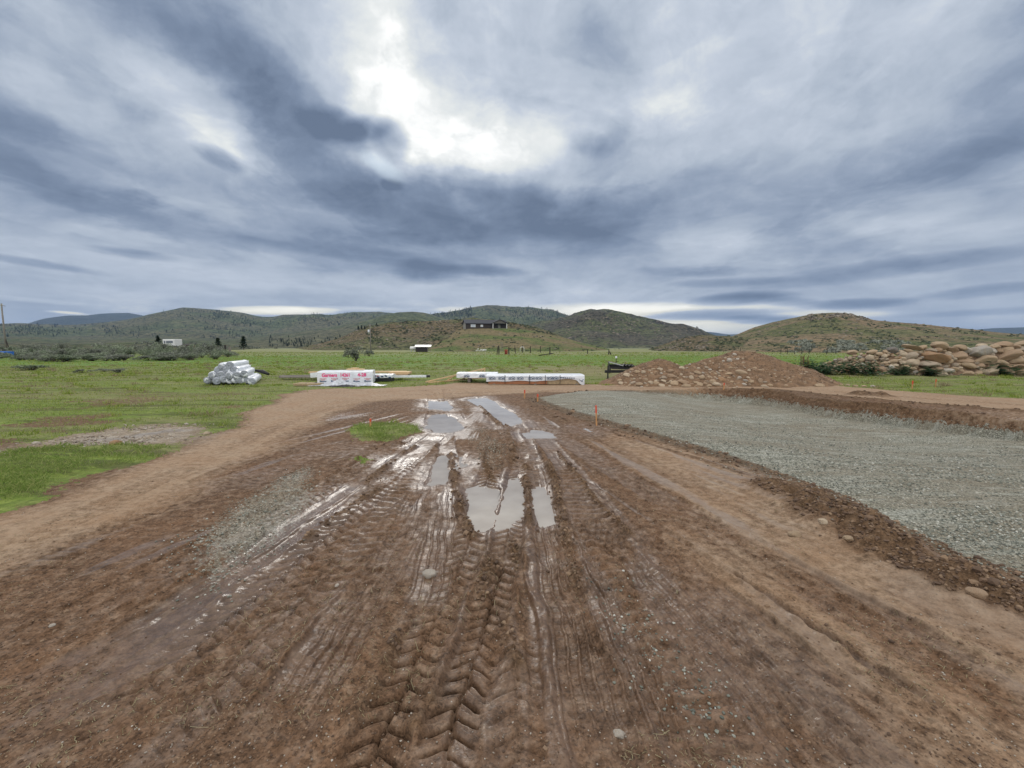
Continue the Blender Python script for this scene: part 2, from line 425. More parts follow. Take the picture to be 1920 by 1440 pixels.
RIDGES = [  # clods squeezed up beside the ruts: line, half width, height
    ([(846, 850), (851, 900), (860, 940), (872, 975), (886, 1003)], .055, .060), ([(984, 870), (989, 915), (991, 955), (994, 985)], .050, .055),
    ([(1028, 870), (1044, 920), (1052, 965), (1062, 1012)], .055, .050), ([(930, 1040), (912, 1080), (898, 1112)], .050, .055),
    ([(946, 1160), (958, 1205), (972, 1250)], .045, .050), ([(742, 1195), (728, 1250)], .04, .045), ([(800, 1310), (770, 1365)], .045, .045), ([(700, 1290), (670, 1330)], .05, .03),
    ([(948, 795), (958, 830), (962, 860)], .06, .05), ([(1045, 845), (1085, 895), (1130, 950), (1180, 1000)], .035, .030), ([(900, 760), (925, 785), (940, 800)], .07, .05),
    ([(690, 905), (740, 860), (780, 835)], .05, .05), ([(560, 1015), (640, 960), (720, 905)], .04, .03), ([(700, 840), (760, 830)], .08, .05), ([(1060, 1000), (1085, 1100)], .03, .025),
    ([(900, 845), (925, 900)], .05, .03), ([(1000, 760), (1060, 790)], .10, .05), ([(985, 752), (1040, 768)], .10, .05), ([(960, 1010), (975, 1060)], .03, .02)]
SPOIL = [  # heaps along the edge of the gravel
    ([(1040, 768), (1120, 803), (1230, 838), (1350, 874), (1470, 915)], .07, .012), ([(1455, 920), (1520, 945), (1590, 985), (1650, 1022)], .30, .17),
    ([(1530, 960), (1575, 985)], .28, .16), ([(1640, 1035), (1760, 1085), (1920, 1148), (2200, 1260), (2500, 1380)], .22, .13), ([(1790, 1105), (1900, 1138)], .2, .08),
    ([(1450, 731), (1500, 736), (1545, 743)], .4, .05), ([(1620, 743), (1650, 746)], .45, .30), ([(1560, 744), (1700, 756), (1920, 774), (2400, 815)], .25, .09)]

PUD_Z = -0.026
PUD_W = {k: GP(v) for k, v in PUDDLES.items()}

def ground_fields(X, Y, sp):
    """height and surface masks of the building site for points X, Y (mesh spacing sp)"""
    near = np.clip(1 - (Y - 14) / 14, 0, 1)
    w1 = fbm(X, Y, 1.1, 4, 3); w2 = fbm(X, Y, 1.1, 4, 43)
    wa = 0.22 * np.clip(Y / 9, .25, 2.2)
    Xw, Yw = X + wa * w1, Y + wa * 1.6 * w2
    q1 = fbm(X, Y, .28, 3, 5); q2 = fbm(X, Y, .28, 4, 57)
    Xp, Yp = X + .07 * q1, Y + .15 * q2
    big = fbm(X, Y, 4.0, 3, 21)
    field = sstep(-.25, .35, sdf(Xw, Yw, FIELD, 2.0))
    road = sstep(-.30, .40, sdf(Xw, Yw, ROAD, 2.0))
    dpad = sdf(X + .4 * wa * w1, Y + .4 * wa * w2, PAD, 3.0)
    pad = sstep(-.05 - .8 * sp, .08 + .8 * sp, dpad)
    gravelly = sstep(-.35, .25, sdf(Xw, Yw, GRAVEL_PATCH, 1)) * .75
    gravelly = np.maximum(gravelly, sstep(-.25, .2, sdf(Xw, Yw, PEBBLE_LINE, 1)) * .35)
    gravelly = np.maximum(gravelly, sstep(-.3, .2, sdf(Xw, Yw, MID_GRAVEL, 1)) * .42)
    gravelly = np.maximum(gravelly, .55 * sstep(-.9, .0, dpad) * (X < 5) * sstep(-.2, .4, w1))
    rubble = sstep(-.55, .6, sdf(Xw, Yw, RUBBLE, 1.5)) * (.35 + .65 * sstep(-.3, .3, w1))
    tuft = np.maximum.reduce([sstep(-.12, .12, sdf(Xw, Yw, p, 1)) for p in (TUFT_ISLAND, TUFT_LEFT)])
    tuft = np.maximum(tuft, .7 * np.maximum(sstep(-.1, .1, sdf(Xw, Yw, TUFT_SMALL, 1)), sstep(-.3, .3, sdf(Xw, Yw, TUFT_ROAD, 1))))
    field = np.maximum(field * (1 - rubble), 0)
    grass = np.maximum(field, tuft)
    bare = sstep(.05, .45, fbm(X, Y * 1.5, 2.4, 4, 71)) * np.clip(1.15 - (Y - 9) / 14, 0, 1) * .8   # bald spots near the road
    grass = grass * (1 - .75 * bare * (1 - tuft * .7))
    dry = road * (1 - tuft)
    # right-hand side of the site is lighter, drier earth
    side = sstep(-.1, .9, (X - (.9 + .11 * (Y - 2)) + .5 * big)) * sstep(.5, 3.2, 12 - Y)
    dry = np.maximum(dry, side * (1 - pad) * .62)
    wet = np.zeros_like(X)
    # ---- height
    h = .012 * big * np.clip(Y / 4, 0.3, 3) * (1 - .8 * pad)
    rough = 1 - .55 * pad
    fine = fbm(X, Y, .16, 4, 9, .6, sp)
    grain = rough * .0075 * fine * (1 + .8 * (1 - road))
    clod = np.maximum(fbm(X, Y, .09, 3, 31, .6, sp), 0)
    grain = grain + rough * .015 * clod * sstep(-.1, .5, w2) * (1 - .6 * road)
    h += grain
    padz = .055 - .47 * sstep(2.6, 8.0, X) * sstep(4, 9, Y) - .10 * sstep(2.2, 3.6, X) * sstep(7, 4, Y)
    h = h * (1 - pad * .6) + pad * padz
    # the cut bank beyond the gravel
    bank = sstep(-1.1, -.1, dpad) * sstep(-.0, .12, -dpad) * sstep(7.0, 9.2, X) * sstep(9, 11, Y)
    h += bank * (.10 + .16 * fbm(X, Y, .9, 4, 77, .6, sp))
    for (P, hw, ht) in SPOIL:
        P = smooth_line(GP(P)); m = (X > P[:, 0].min() - 1.2) & (X < P[:, 0].max() + 1.2) & (Y > P[:, 1].min() - 1.2) & (Y < P[:, 1].max() + 1.2)
        if not m.any(): continue
        dd = polydist(X[m], Y[m], P)[0]
        g = np.exp(-(dd / hw) ** 2)
        lump = .62 + .45 * fbm(X[m], Y[m], .34, 4, 15, .65, sp[m]) + .25 * fbm(X[m], Y[m], .11, 2, 16, .6, sp[m])
        h[m] += ht * g * lump
        bank[m] = np.maximum(bank[m], sstep(.25, .7, g + .2 * w1[m]) * (1 if ht > .03 else .3))
        dry[m] *= 1 - .75 * sstep(.2, .6, g)
        pad[m] *= 1 - sstep(.35, .75, g) * (ht > .03)
    tread = np.zeros_like(X)
    q = (X + .4) / (1.35 - .085 * np.minimum(Y, 11))
    st = fbm(q + .02 * q1, Y / 14, .22, 4, 65, .6); st2 = fbm(q + .03 * q2, Y / 9, .09, 3, 66, .6)
    site = (1 - pad) * (1 - road) * (1 - np.clip(field + tuft, 0, 1)) * sstep(13, 9, Y)
    h += site * (.012 * st + .006 * st2 * np.clip((.05 / sp - 1) / 2, 0, 1))
    dry = np.clip(dry + .55 * (dry > .02) * site * (st + .4 * st2), 0, 1)
    wet = np.maximum(wet, site * .72 * sstep(.0, .45, st + .5 * w1 - .1))
    fans = [(f, (.07, .12, .05, .16, .09)[i % 5], (.018, .024, .014)[i % 3], 'line', .1, 0, (.026, .018, .030)[i % 3], (.25, .45, .6)[i % 3]) for i, f in enumerate(FANS)]
    for (P, w, dep, pat, pitch, amp, ridge, wt) in fans + TRACKS:
        P = smooth_line(GP(P), 5)
        m = (X > P[:, 0].min() - .6) & (X < P[:, 0].max() + .6) & (Y > P[:, 1].min() - .6) & (Y < P[:, 1].max() + .6)
        x, y = X[m], Y[m]
        if not len(x): continue
        dd, S, T, L = polydist(x + .032 * q1[m], y + .03 * q2[m], P)
        T = np.sign(T) * dd; hwid = w / 2
        fade = sstep(0, .5, S) * sstep(0, .5, L - S) * (.55 + .45 * sstep(-.45, .25, fbm(x, y, .9, 3, 83)))
        ew = .35 if pat == 'line' and w < .3 else 1.0
        core = sstep(hwid + .02 * ew, hwid - .025 * ew, dd)
        res = np.clip((pitch / sp[m] - 2.0) / 2.5, 0, 1)
        if pat == 'line':
            rel = 0.0
        elif pat == 'lug':
            ph = (S + np.sign(T) * pitch * .25 + np.abs(T) * .62) / pitch
            f = np.abs((ph % 1.0) - .5) * 2
            gw = np.maximum(.10, .9 * sp[m] / pitch)
            crev = np.exp(-(f / (gw * 1.6)) ** 2)
            tilt = ((ph % 1.0) - .5)
            rel = -amp * 1.7 * crev * sstep(hwid, hwid * .6, np.abs(T)) + amp * .8 * tilt - amp * .9 * np.exp(-(T / .012) ** 2)
        elif pat == 'bar':
            f = np.abs(((S + .02 * q1[m]) / pitch) % 1.0 - .5) * 2
            rel = 1.6 * amp * (sstep(.25, .7, f) - .5)
        else:
            f = np.abs((T / (w / 4.6)) % 1.0 - .5) * 2
            zz = np.abs(((S + .3 * np.abs((T / (w / 4.6)) % 1.0 - .5) * pitch * 2) / pitch) % 1.0 - .5) * 2
            amp = amp * 1.9
            rel = amp * (sstep(.60, .9, f) - .2) + amp * .40 * sstep(.72, .95, zz) * np.clip((pitch / sp[m] - 3) / 3, 0, 1)
            res = np.clip((w / 4.6 / sp[m] - 2.0) / 2.5, 0, 1)
        rel = rel * (.5 + .9 * vnoise(x * 5, y * 5, 3))
        rg = np.exp(-((dd - hwid - .03 * ew) / (.035 * (.3 + .7 * ew))) ** 2) * (.4 + 1.1 * np.maximum(fbm(x, y, .12, 3, 19, .6, sp[m]) + .25, 0))
        flat = core * fade
        h[m] = h[m] * (1 - .55 * flat) + fade * (core * (-dep + rel * res) + ridge * rg)
        wet[m] = np.maximum(wet[m], flat * wt * (.45 + .75 * sstep(-.35, .2, fbm(x, y, .6, 4, 29))))
        tread[m] = np.maximum(tread[m], flat)
        dry[m] = dry[m] * (1 - (.62 if wt > .1 else .25) * flat)
    clods = np.zeros_like(X)
    for (P, hw, ht) in RIDGES:
        P = smooth_line(GP(P)); m = (X > P[:, 0].min() - .4) & (X < P[:, 0].max() + .4) & (Y > P[:, 1].min() - .4) & (Y < P[:, 1].max() + .4)
        if not m.any(): continue
        dd = polydist(X[m] + .03 * q2[m], Y[m], P)[0]
        g = np.exp(-(dd / hw) ** 2) * np.clip(.55 + 1.0 * fbm(X[m], Y[m], .13, 3, 61, .65, sp[m]), 0, 1.6)
        h[m] += 1.25 * ht * g
        clods[m] = np.maximum(clods[m], np.clip(g * 1.6, 0, 1))
    lip = sstep(-.42, -.10, dpad + .12 * q1) * sstep(.14, .02, dpad) * sstep(7.0, 5.0, X) * (1 - road)
    bank = np.maximum(bank, .85 * lip); dry = dry * (1 - .8 * lip); h += lip * (.012 + .03 * fbm(X, Y, .16, 3, 87, .6, sp))
    gravelly = np.maximum(gravelly, lip * .40 + .5 * sstep(-.30, -.02, dpad) * sstep(.1, 0, dpad) * (X < 7))
    # ---- hollows that hold water
    pud = np.zeros_like(X); low = np.zeros_like(X)
    for k, P in PUD_W.items():
        s = sdf(Xp, Yp, P, .6)
        g = sstep(-.10, .10, s)
        pud = np.maximum(pud, g); low = np.maximum(low, sstep(-.55, .0, s))
    h = h * (1 - .55 * low * (1 - clods)) - .037 * pud * (1 - clods * .9)
    h = np.where((low > 0) & (pud < .3), np.maximum(h, PUD_Z + .004 - .03 * pud - .014 * tread), h)
    wet = np.maximum(wet, low * .72 * (.40 + .75 * sstep(-.3, .3, w1)))
    # broad damp sheen in the near corners and over the trampled ground
    damp = sstep(.0, .55, fbm(X * 1.0, Y * .6, 1.0, 4, 91)) * (1 - road) * (1 - pad) * (1 - grass)
    wet = np.maximum(wet, .50 * damp * sstep(9, 4, Y))
    wet = wet * (1 - clods * .8) * (1 - grass) * (1 - pad) * (1 - bank)
    h = h - grain * .88 * sstep(.10, .5, wet)
    # rubble patch and tufts stand a little proud
    h += rubble * (.0 + .04 * np.maximum(fbm(X, Y, .35, 3, 14, .6, sp), -.3)) + tuft * .03
    h += field * .02 * fbm(X, Y, .8, 3, 6, .6, sp)
    dry = np.clip(dry + .25 * fbm(X, Y, 1.6, 4, 23) * (dry > .02), 0, 1) * (1 - clods * .8)
    return dict(h=h, grass=grass, dry=dry, grav=np.clip(gravelly, 0, 1), pad=pad, wet=np.clip(wet, 0, 1), bank=np.clip(np.maximum(bank, clods * .9), 0, 1),
                rubble=rubble, tuft=tuft, road=road)

QUAL = 1.0
NC = int(1400 * QUAL)
lu = np.linspace(-1, 1, NC)
us = (np.sign(lu) * np.abs(lu) ** 1.9 * .55 + lu * .45) * 1.62
y0, y1 = 1.0, 34.0
rows = [y0]
while rows[-1] < y1:
    Yc = rows[-1]
    rows.append(Yc + .00112 / QUAL * Yc * Yc / (1 + Yc / 12))
nr1 = len(rows)
rows = np.concatenate([rows, np.geomspace(rows[-1] * 1.012, 230, 130)])
NR = len(rows)
YY = np.repeat(rows[:, None], NC, 1); XX = (YY + .7) * us[None, :]
drow = np.gradient(rows)[:, None] * np.ones((1, NC))
SPC = np.maximum(np.minimum(drow, 6.0), (YY + .7) * np.gradient(us)[None, :])
FLD = {k: v.reshape(NR, NC) for k, v in ground_fields(XX.ravel(), YY.ravel(), SPC.ravel()).items()}
# the meadow rolls a little and stays below eye level
FLD['h'] = FLD['h'] + sstep(26, 60, YY) * .12 * fbm(XX, YY, 22, 2, 8)

def sample(name, x, y):
    """value of a ground field at world points"""
    x = np.asarray(x, float); y = np.asarray(y, float)
    F = FLD[name]
    r = np.clip(np.interp(y, rows, np.arange(NR)), 0, NR - 1.001)
    c = np.clip(np.interp(x / (y + .7), us, np.arange(NC)), 0, NC - 1.001)
    r0 = r.astype(int); c0 = c.astype(int); fr = r - r0; fc = c - c0
    return (F[r0, c0] * (1 - fr) * (1 - fc) + F[r0 + 1, c0] * fr * (1 - fc) + F[r0, c0 + 1] * (1 - fr) * fc + F[r0 + 1, c0 + 1] * fr * fc)

def gz(x, y): return float(sample('h', x, y))

# ------------------------------------------------------------------ ground material
def new_mat(name):
    m = bpy.data.materials.new(name); m.use_nodes = True
    t = NT(m.node_tree)
    b = t.n('ShaderNodeBsdfPrincipled'); o = t.n('ShaderNodeOutputMaterial'); t.l(b.outputs[0], o.inputs[0])
    return m, t, b

def ground_material():
    m, t, b = new_mat('site_ground')
    P = t.n('ShaderNodeNewGeometry').outputs['Position']
    nA = t.noise(P, 1.7, 5, .6); nB = t.noise(P, 11, 5, .65); nC = t.noise(P, 70, 3, .6)
    mud = t.ramp(nB, [(.28, (.062, .035, .020)), (.5, (.124, .074, .045)), (.75, (.190, .120, .076))])
    mud = t.mix(t.rng(nA, .4, .68), mud, t.mix(.5, mud, (.18, .100, .056, 1)))
    dryc = t.ramp(nB, [(.25, (.235, .162, .105)), (.5, (.305, .220, .150)), (.8, (.41, .30, .205))])
    dryc = t.mix(t.rng(nA, .35, .7), dryc, (.29, .19, .118, 1))
    f = t.math('MULTIPLY_ADD', t.rng(nB, .3, .7, -.5, .5), .6, t.attr('dry'), clamp=True)
    col = t.mix(f, mud, dryc)
    # crushed stone
    vo = t.n('ShaderNodeTexVoronoi'); t.l(P, vo.inputs['Vector']); vo.inputs['Scale'].default_value = 74
    vs = t.n('ShaderNodeSeparateColor'); t.l(vo.outputs['Color'], vs.inputs[0])
    stone = t.ramp(vs.outputs[0], [(0, (.105, .104, .080)), (.4, (.215, .212, .170)), (.7, (.32, .315, .26)), (.93, (.44, .425, .36)), (1, (.62, .60, .53))])
    nS = t.noise(t.mapping(P, sc=(.8, 2.2, 1)), .55, 5, .6)
    nT = t.noise(t.mapping(P, sc=(.5, 3.0, 1)), 2.2, 4, .6)
    stone = t.mix(t.rng(nS, .38, .62, .0, .70), stone, (.215, .180, .130, 1))
    stone = t.mix(t.rng(nT, .52, .64, 0, .62), stone, (.39, .395, .345, 1))
    gm = t.math('GREATER_THAN', t.math('ADD', t.attr('grav'), t.rng(t.noise(P, 38, 2, .6), .3, .7, -.32, .32)), .52)
    gm = t.math('MAXIMUM', t.math('MULTIPLY', gm, .62), t.math('GREATER_THAN', t.math('ADD', t.attr('pad'), t.rng(t.noise(P, 14, 4, .7), .25, .75, -.4, .4)), .5))
    col = t.mix(gm, col, stone)
    bankc = t.ramp(nB, [(.25, (.055, .033, .019)), (.5, (.115, .070, .040)), (.8, (.20, .128, .075))])
    col = t.mix(t.math('MULTIPLY', t.attr('bank'), .9), col, bankc)
    # pale broken rock
    v2 = t.n('ShaderNodeTexVoronoi'); t.l(P, v2.inputs['Vector']); v2.inputs['Scale'].default_value = 9
    v2s = t.n('ShaderNodeSeparateColor'); t.l(v2.outputs['Color'], v2s.inputs[0])
    rub = t.ramp(v2s.outputs[1], [(0, (.17, .13, .095)), (.5, (.27, .225, .18)), (1, (.40, .36, .31))])
    col = t.mix(t.math('MULTIPLY', t.attr('rubble'), .55), t.mix(t.attr('rubble'), col, (.27, .215, .155, 1)), rub)
    # turf: soil, old straw and green
    g1 = t.noise(t.mapping(P, sc=(.55, 1.5, 1)), .42, 6, .62); g2 = t.noise(P, 6.5, 5, .7)
    turf = t.ramp(g2, [(.2, (.055, .082, .018)), (.45, (.115, .165, .030)), (.6, (.175, .23, .045)), (.8, (.26, .28, .095))])
    straw = t.ramp(g2, [(.3, (.12, .11, .055)), (.7, (.27, .24, .13))])
    sy = t.n('ShaderNodeSeparateXYZ'); t.l(P, sy.inputs[0])
    lush = t.rng(g1, .40, .60, .62, .0, True)
    turf = t.mix(lush, turf, straw)
    # the dead grass strip before the far fence
    strip = t.math('MULTIPLY', t.rng(sy.outputs[1], 21, 25, 0, 1, True), t.rng(sy.outputs[1], 33, 38, 1, 0, True))
    strip = t.math('MULTIPLY', strip, t.rng(sy.outputs[0], -2, 3, 0, .85, True))
    turf = t.mix(t.math('MULTIPLY', strip, t.rng(g2, .3, .6, .75, 1)), turf, (.22, .19, .10, 1))
    mow = t.noise(t.mapping(P, sc=(.22, 2.1, 1)), 1.0, 6, .68); mow2 = t.noise(t.mapping(P, sc=(.05, .5, 1)), 1.0, 5, .65)
    green = t.math('MULTIPLY', t.rng(sy.outputs[1], 30, 40, 0, 1, True), t.rng(sy.outputs[1], 75, 100, .9, 0.2, True))
    green = t.math('MULTIPLY', green, t.rng(g1, .36, .52, .2, .9, True))
    turf = t.mix(green, turf, (.095, .215, .030, 1))
    turf = t.mix(t.rng(mow, .50, .60, 0, .62, True), turf, (.062, .060, .026, 1))
    turf = t.mix(t.rng(mow2, .50, .62, 0, .5, True), turf, (.20, .19, .085, 1))
    turf = t.mix(t.math('MULTIPLY', t.rng(sy.outputs[1], 62, 80, 0, .65, True), t.rng(g2, .3, .6, .4, 1)), turf, (.25, .235, .14, 1))
    gf = t.math('GREATER_THAN', t.math('ADD', t.attr('grass'), t.rng(t.noise(P, 9, 5, .7), .25, .75, -.42, .42)), .5)
    col = t.mix(gf, col, turf)
    wet = t.attr('wet')
    wf = t.math('MULTIPLY_ADD', t.rng(nB, .3, .7, -.5, .5), .5, wet, clamp=True)
    col = t.mix(t.math('MULTIPLY', wf, .75), col, t.mix(.5, col, (.070, .044, .030, 1)))
    # crumbs, grit and dark organic bits in the soil
    v3 = t.n('ShaderNodeTexVoronoi'); t.l(P, v3.inputs['Vector']); v3.inputs['Scale'].default_value = 85
    v3s = t.n('ShaderNodeSeparateColor'); t.l(v3.outputs['Color'], v3s.inputs[0])
    spk = t.noise(P, 46, 4, .7); spk2 = t.noise(P, 17, 5, .7)
    k1 = t.math('MULTIPLY', t.rng(v3s.outputs[0], 0, 1, .72, 1.26), t.rng(spk, .33, .48, .48, 1.05, True))
    k1 = t.math('MULTIPLY', k1, t.rng(spk2, .36, .48, .62, 1.05, True))
    k1 = t.mix(wf, k1, t.mix(.5, k1, (1, 1, 1, 1)))
    k1 = t.mix(t.math('MULTIPLY', f, .72), k1, (1, 1, 1, 1))
    col = t.mix(t.math('SUBTRACT', 1.0, t.math('MULTIPLY', gf, .6)), col, t.vmath('MULTIPLY', col, k1))
    t.l(col, b.inputs['Base Color'])
    wf = t.math('MULTIPLY', wf, t.math('SUBTRACT', 1.0, gf))
    t.l(t.ramp(wf, [(0, (.88,) * 3), (.25, (.66,) * 3), (.55, (.40,) * 3), (1, (.26,) * 3)]), b.inputs['Roughness'])
    t.l(t.rng(wf, 0, 1, .12, .44), b.inputs['Specular IOR Level'])
    hgt = t.math('MULTIPLY_ADD', nC, .45, nB)
    hgt = t.math('ADD', hgt, t.math('MULTIPLY', t.math('MULTIPLY', gm, vo.outputs['Distance']), -1.2))
    bp = t.n('ShaderNodeBump'); t.l(hgt, bp.inputs['Height']); bp.inputs['Distance'].default_value = .030
    t.l(t.rng(wf, 0, .7, .70, .20), bp.inputs['Strength'])
    t.l(bp.outputs[0], b.inputs['Normal'])
    return m

M_GROUND = ground_material()
ground = structure(mesh_np('ground', np.stack([XX.ravel(), YY.ravel(), FLD['h'].ravel()], 1), grid_faces(NR, NC), M_GROUND))
for k in ('grass', 'dry', 'grav', 'pad', 'wet', 'bank', 'rubble'):
    fattr(ground, k, FLD[k])

# the plain on every side, out to the horizon, a little below the meadow
def plain_material():
    m, t, b = new_mat('plain_ground')
    P = t.n('ShaderNodeNewGeometry').outputs['Position']
    t.l(t.ramp(t.noise(P, .02, 8, .7), [(.3, (.06, .085, .035)), (.55, (.11, .125, .06)), (.75, (.17, .15, .085))]), b.inputs['Base Color'])
    b.inputs['Roughness'].default_value = 1
    return m
pg = np.array([[-20000, -400], [20000, -400], [20000, 20000], [-20000, 20000]], float)
plain = structure(mesh_np('plain', np.c_[pg, np.full(4, -.9)], [[0, 1, 2, 3]], plain_material()))

# ------------------------------------------------------------------ puddles
def water_material():
    m, t, b = new_mat('muddy_water')
    P = t.n('ShaderNodeNewGeometry').outputs['Position']
    t.l(t.ramp(t.noise(P, 3, 4, .5), [(.3, (.30, .265, .235)), (.7, (.38, .345, .31))]), b.inputs['Base Color'])
    b.inputs['Roughness'].default_value = .035
    b.inputs['IOR'].default_value = 1.33
    b.inputs['Specular IOR Level'].default_value = .5
    bp = t.n('ShaderNodeBump'); t.l(t.noise(P, 7, 3, .5), bp.inputs['Height'])
    bp.inputs['Strength'].default_value = .05; bp.inputs['Distance'].default_value = .02
    t.l(bp.outputs[0], b.inputs['Normal'])
    return m
M_WATER = water_material()
for pi, (k, P) in enumerate(PUD_W.items()):
    c = P.mean(0)
    n = P - c
    Q = c + n * (1 + .12 / np.maximum(np.linalg.norm(n, axis=1), .1))[:, None]
    Q = smooth_line(np.vstack([Q, Q[:1]]), 4)[:-1]
    V = np.vstack([[c], Q]); V = np.c_[V, np.full(len(V), (.026 if k == 'i' else PUD_Z) - .0011 * pi)]
    nq = len(Q)
    F = [[0, 1 + i, 1 + (i + 1) % nq] for i in range(nq)]
    structure(mesh_np('puddle', V, F, M_WATER, smooth=False))

# ------------------------------------------------------------------ hills, each a body of terrain at its own distance
def hill_material(name, lo, mid, hi, brown, scale, shrub=(.035, .045, .025), shrub_amt=.5, bare=.5):
    m, t, b = new_mat(name)
    P = t.n('ShaderNodeNewGeometry').outputs['Position']
    n1 = t.noise(P, scale, 8, .65); n2 = t.noise(P, scale * 5, 6, .7); n3 = t.noise(P, scale * 22, 4, .7)
    col = t.ramp(n2, [(.28, lo), (.5, mid), (.72, hi)])
    col = t.mix(t.math('MULTIPLY', t.rng(n1, .44, .55, 0, 1, True), bare), col, t.mix(n2, (*brown, 1), (brown[0] * 1.5, brown[1] * 1.5, brown[2] * 1.5, 1)))
    col = t.mix(t.math('MULTIPLY', t.rng(n3, .50, .57, 0, 1, True), shrub_amt), col, (*shrub, 1))
    t.l(col, b.inputs['Base Color'])
    b.inputs['Roughness'].default_value = 1
    b.inputs['Specular IOR Level'].default_value = .1
    bp = t.n('ShaderNodeBump'); t.l(t.math('ADD', n2, n3), bp.inputs['Height'])
    bp.inputs['Strength'].default_value = 1.0; bp.inputs['Distance'].default_value = .35 / scale * .12
    t.l(bp.outputs[0], b.inputs['Normal'])
    return m

HILLS = {}
def make_hill(key, prof, Dr, D0, D1, mat, na=300, nr=70, lam=60, amp=.16, power=1.25, seed=0, rid=.0, base=-1.5):
    """prof: skyline points of the photograph; Dr distance of the crest, D0 foot before it, D1 foot behind"""
    prof = sorted(prof)
    az, te = [], []
    for px, py in prof:
        dd = ray(px, py); hl = math.hypot(dd[0], dd[1])
        az.append(math.atan2(dd[0], dd[1])); te.append(dd[2] / hl)
    A = np.linspace(az[0], az[-1], na)
    # soft monotone interpolation of the skyline
    H = np.interp(A, az, te)
    k = max(1, na // 70); ker = np.hanning(2 * k + 3); ker /= ker.sum()
    H = np.convolve(np.pad(H, k + 1, 'edge'), ker, 'valid')
    ZR = EYE + Dr * H
    r = np.concatenate([np.linspace(D0, Dr, int(nr * .72), endpoint=False), np.linspace(Dr, D1, nr - int(nr * .72))])
    RR, AA = np.meshgrid(r, A, indexing='ij')
    ZZ = np.broadcast_to(ZR, RR.shape)
    s = np.where(RR <= Dr, (RR - D0) / (Dr - D0), 1 - (RR - Dr) / (D1 - Dr))
    ends = np.minimum(1, np.minimum(np.arange(na), np.arange(na)[::-1]) / (na * .03))
    X = RR * np.sin(AA); Y = RR * np.cos(AA)
    n = fbm(X, Y, lam, 6, seed + 100, .52)
    if rid: n = (1 - rid) * n + rid * fbm(X, Y, lam * .7, 6, seed + 140, .55, ridged=True)
    prof_s = np.where(RR <= Dr, np.clip(s, 0, 1) ** power, np.clip(s, 0, 1) ** 1.5)
    rise = np.maximum(ZZ - base, .5)
    env = np.clip(s, 0, 1) * (1 - .86 * np.clip(s, 0, 1) ** 3)
    Z = base + rise * prof_s * 1.0 + n * amp * rise * env * 1.6
    # keep the crest the highest thing on its own bearing
    lim = EYE + (RR) * (H * .985)[None, :]
    Z = np.where((RR < Dr * .985) & (Z > lim), lim - .12 * (Z - lim), Z)
    o = structure(mesh_np('hill', np.stack([X.ravel(), Y.ravel(), Z.ravel()], 1), grid_faces(len(r), na)[:, ::-1], mat))
    HILLS[key] = (A, r, Z)
    return o

def hz(key, x, y):
    A, r, Z = HILLS[key]
    a = math.atan2(x, y); q = math.hypot(x, y)
    i = float(np.interp(q, r, np.arange(len(r)))); j = float(np.interp(a, A, np.arange(len(A))))
    i0 = min(int(i), len(r) - 2); j0 = min(int(j), len(A) - 2); f = i - i0; g = j - j0
    return float(Z[i0, j0] * (1 - f) * (1 - g) + Z[i0 + 1, j0] * f * (1 - g) + Z[i0, j0 + 1] * (1 - f) * g + Z[i0 + 1, j0 + 1] * f * g)

def on_hill(key, px, py):
    """first point of that hill seen at a spot of the photograph, or None"""
    A, r, Z = HILLS[key]
    dd = ray(px, py); hl = math.hypot(dd[0], dd[1])
    a = math.atan2(dd[0], dd[1])
    if a < A[0] or a > A[-1]: return None
    j = float(np.interp(a, A, np.arange(len(A)))); j0 = min(int(j), len(A) - 2); g = j - j0
    z = Z[:, j0] * (1 - g) + Z[:, j0 + 1] * g
    q = np.linspace(r[0], r[-1], 900)
    zz = np.interp(q, r, z); lz = EYE + q * dd[2] / hl
    hit = np.nonzero(zz >= lz)[0]
    if not len(hit): return None
    qq = q[hit[0]]
    return Vector((math.sin(a) * qq, math.cos(a) * qq, zz[hit[0]]))

HM_FAR = hill_material('far_range', (.028, .038, .034), (.045, .058, .048), (.075, .088, .066), (.06, .058, .05), .0025, (.014, .022, .02), .7, .3)
HM_SAGE = hill_material('sage_slopes', (.055, .070, .034), (.098, .118, .058), (.165, .185, .095), (.12, .105, .068), .005, (.016, .024, .018), .8, .6)
HM_ROCK = hill_material('rocky_knoll', (.06, .075, .033), (.125, .13, .062), (.20, .19, .095), (.135, .102, .064), .03, (.022, .027, .016), .85, .9)
HM_GRASS = hill_material('grassy_knoll', (.06, .10, .026), (.115, .150, .048), (.20, .20, .085), (.175, .13, .075), .035, (.03, .042, .018), .55, .85)
HM_RIGHT = hill_material('brown_hill', (.075, .10, .04), (.145, .145, .07), (.22, .20, .105), (.190, .140, .090), .022, (.032, .045, .026), .7, .95)
HM_DOME = hill_material('dome_hill', (.045, .055, .030), (.105, .115, .058), (.185, .19, .098), (.075, .066, .055), .008, (.022, .026, .02), .8, .85)

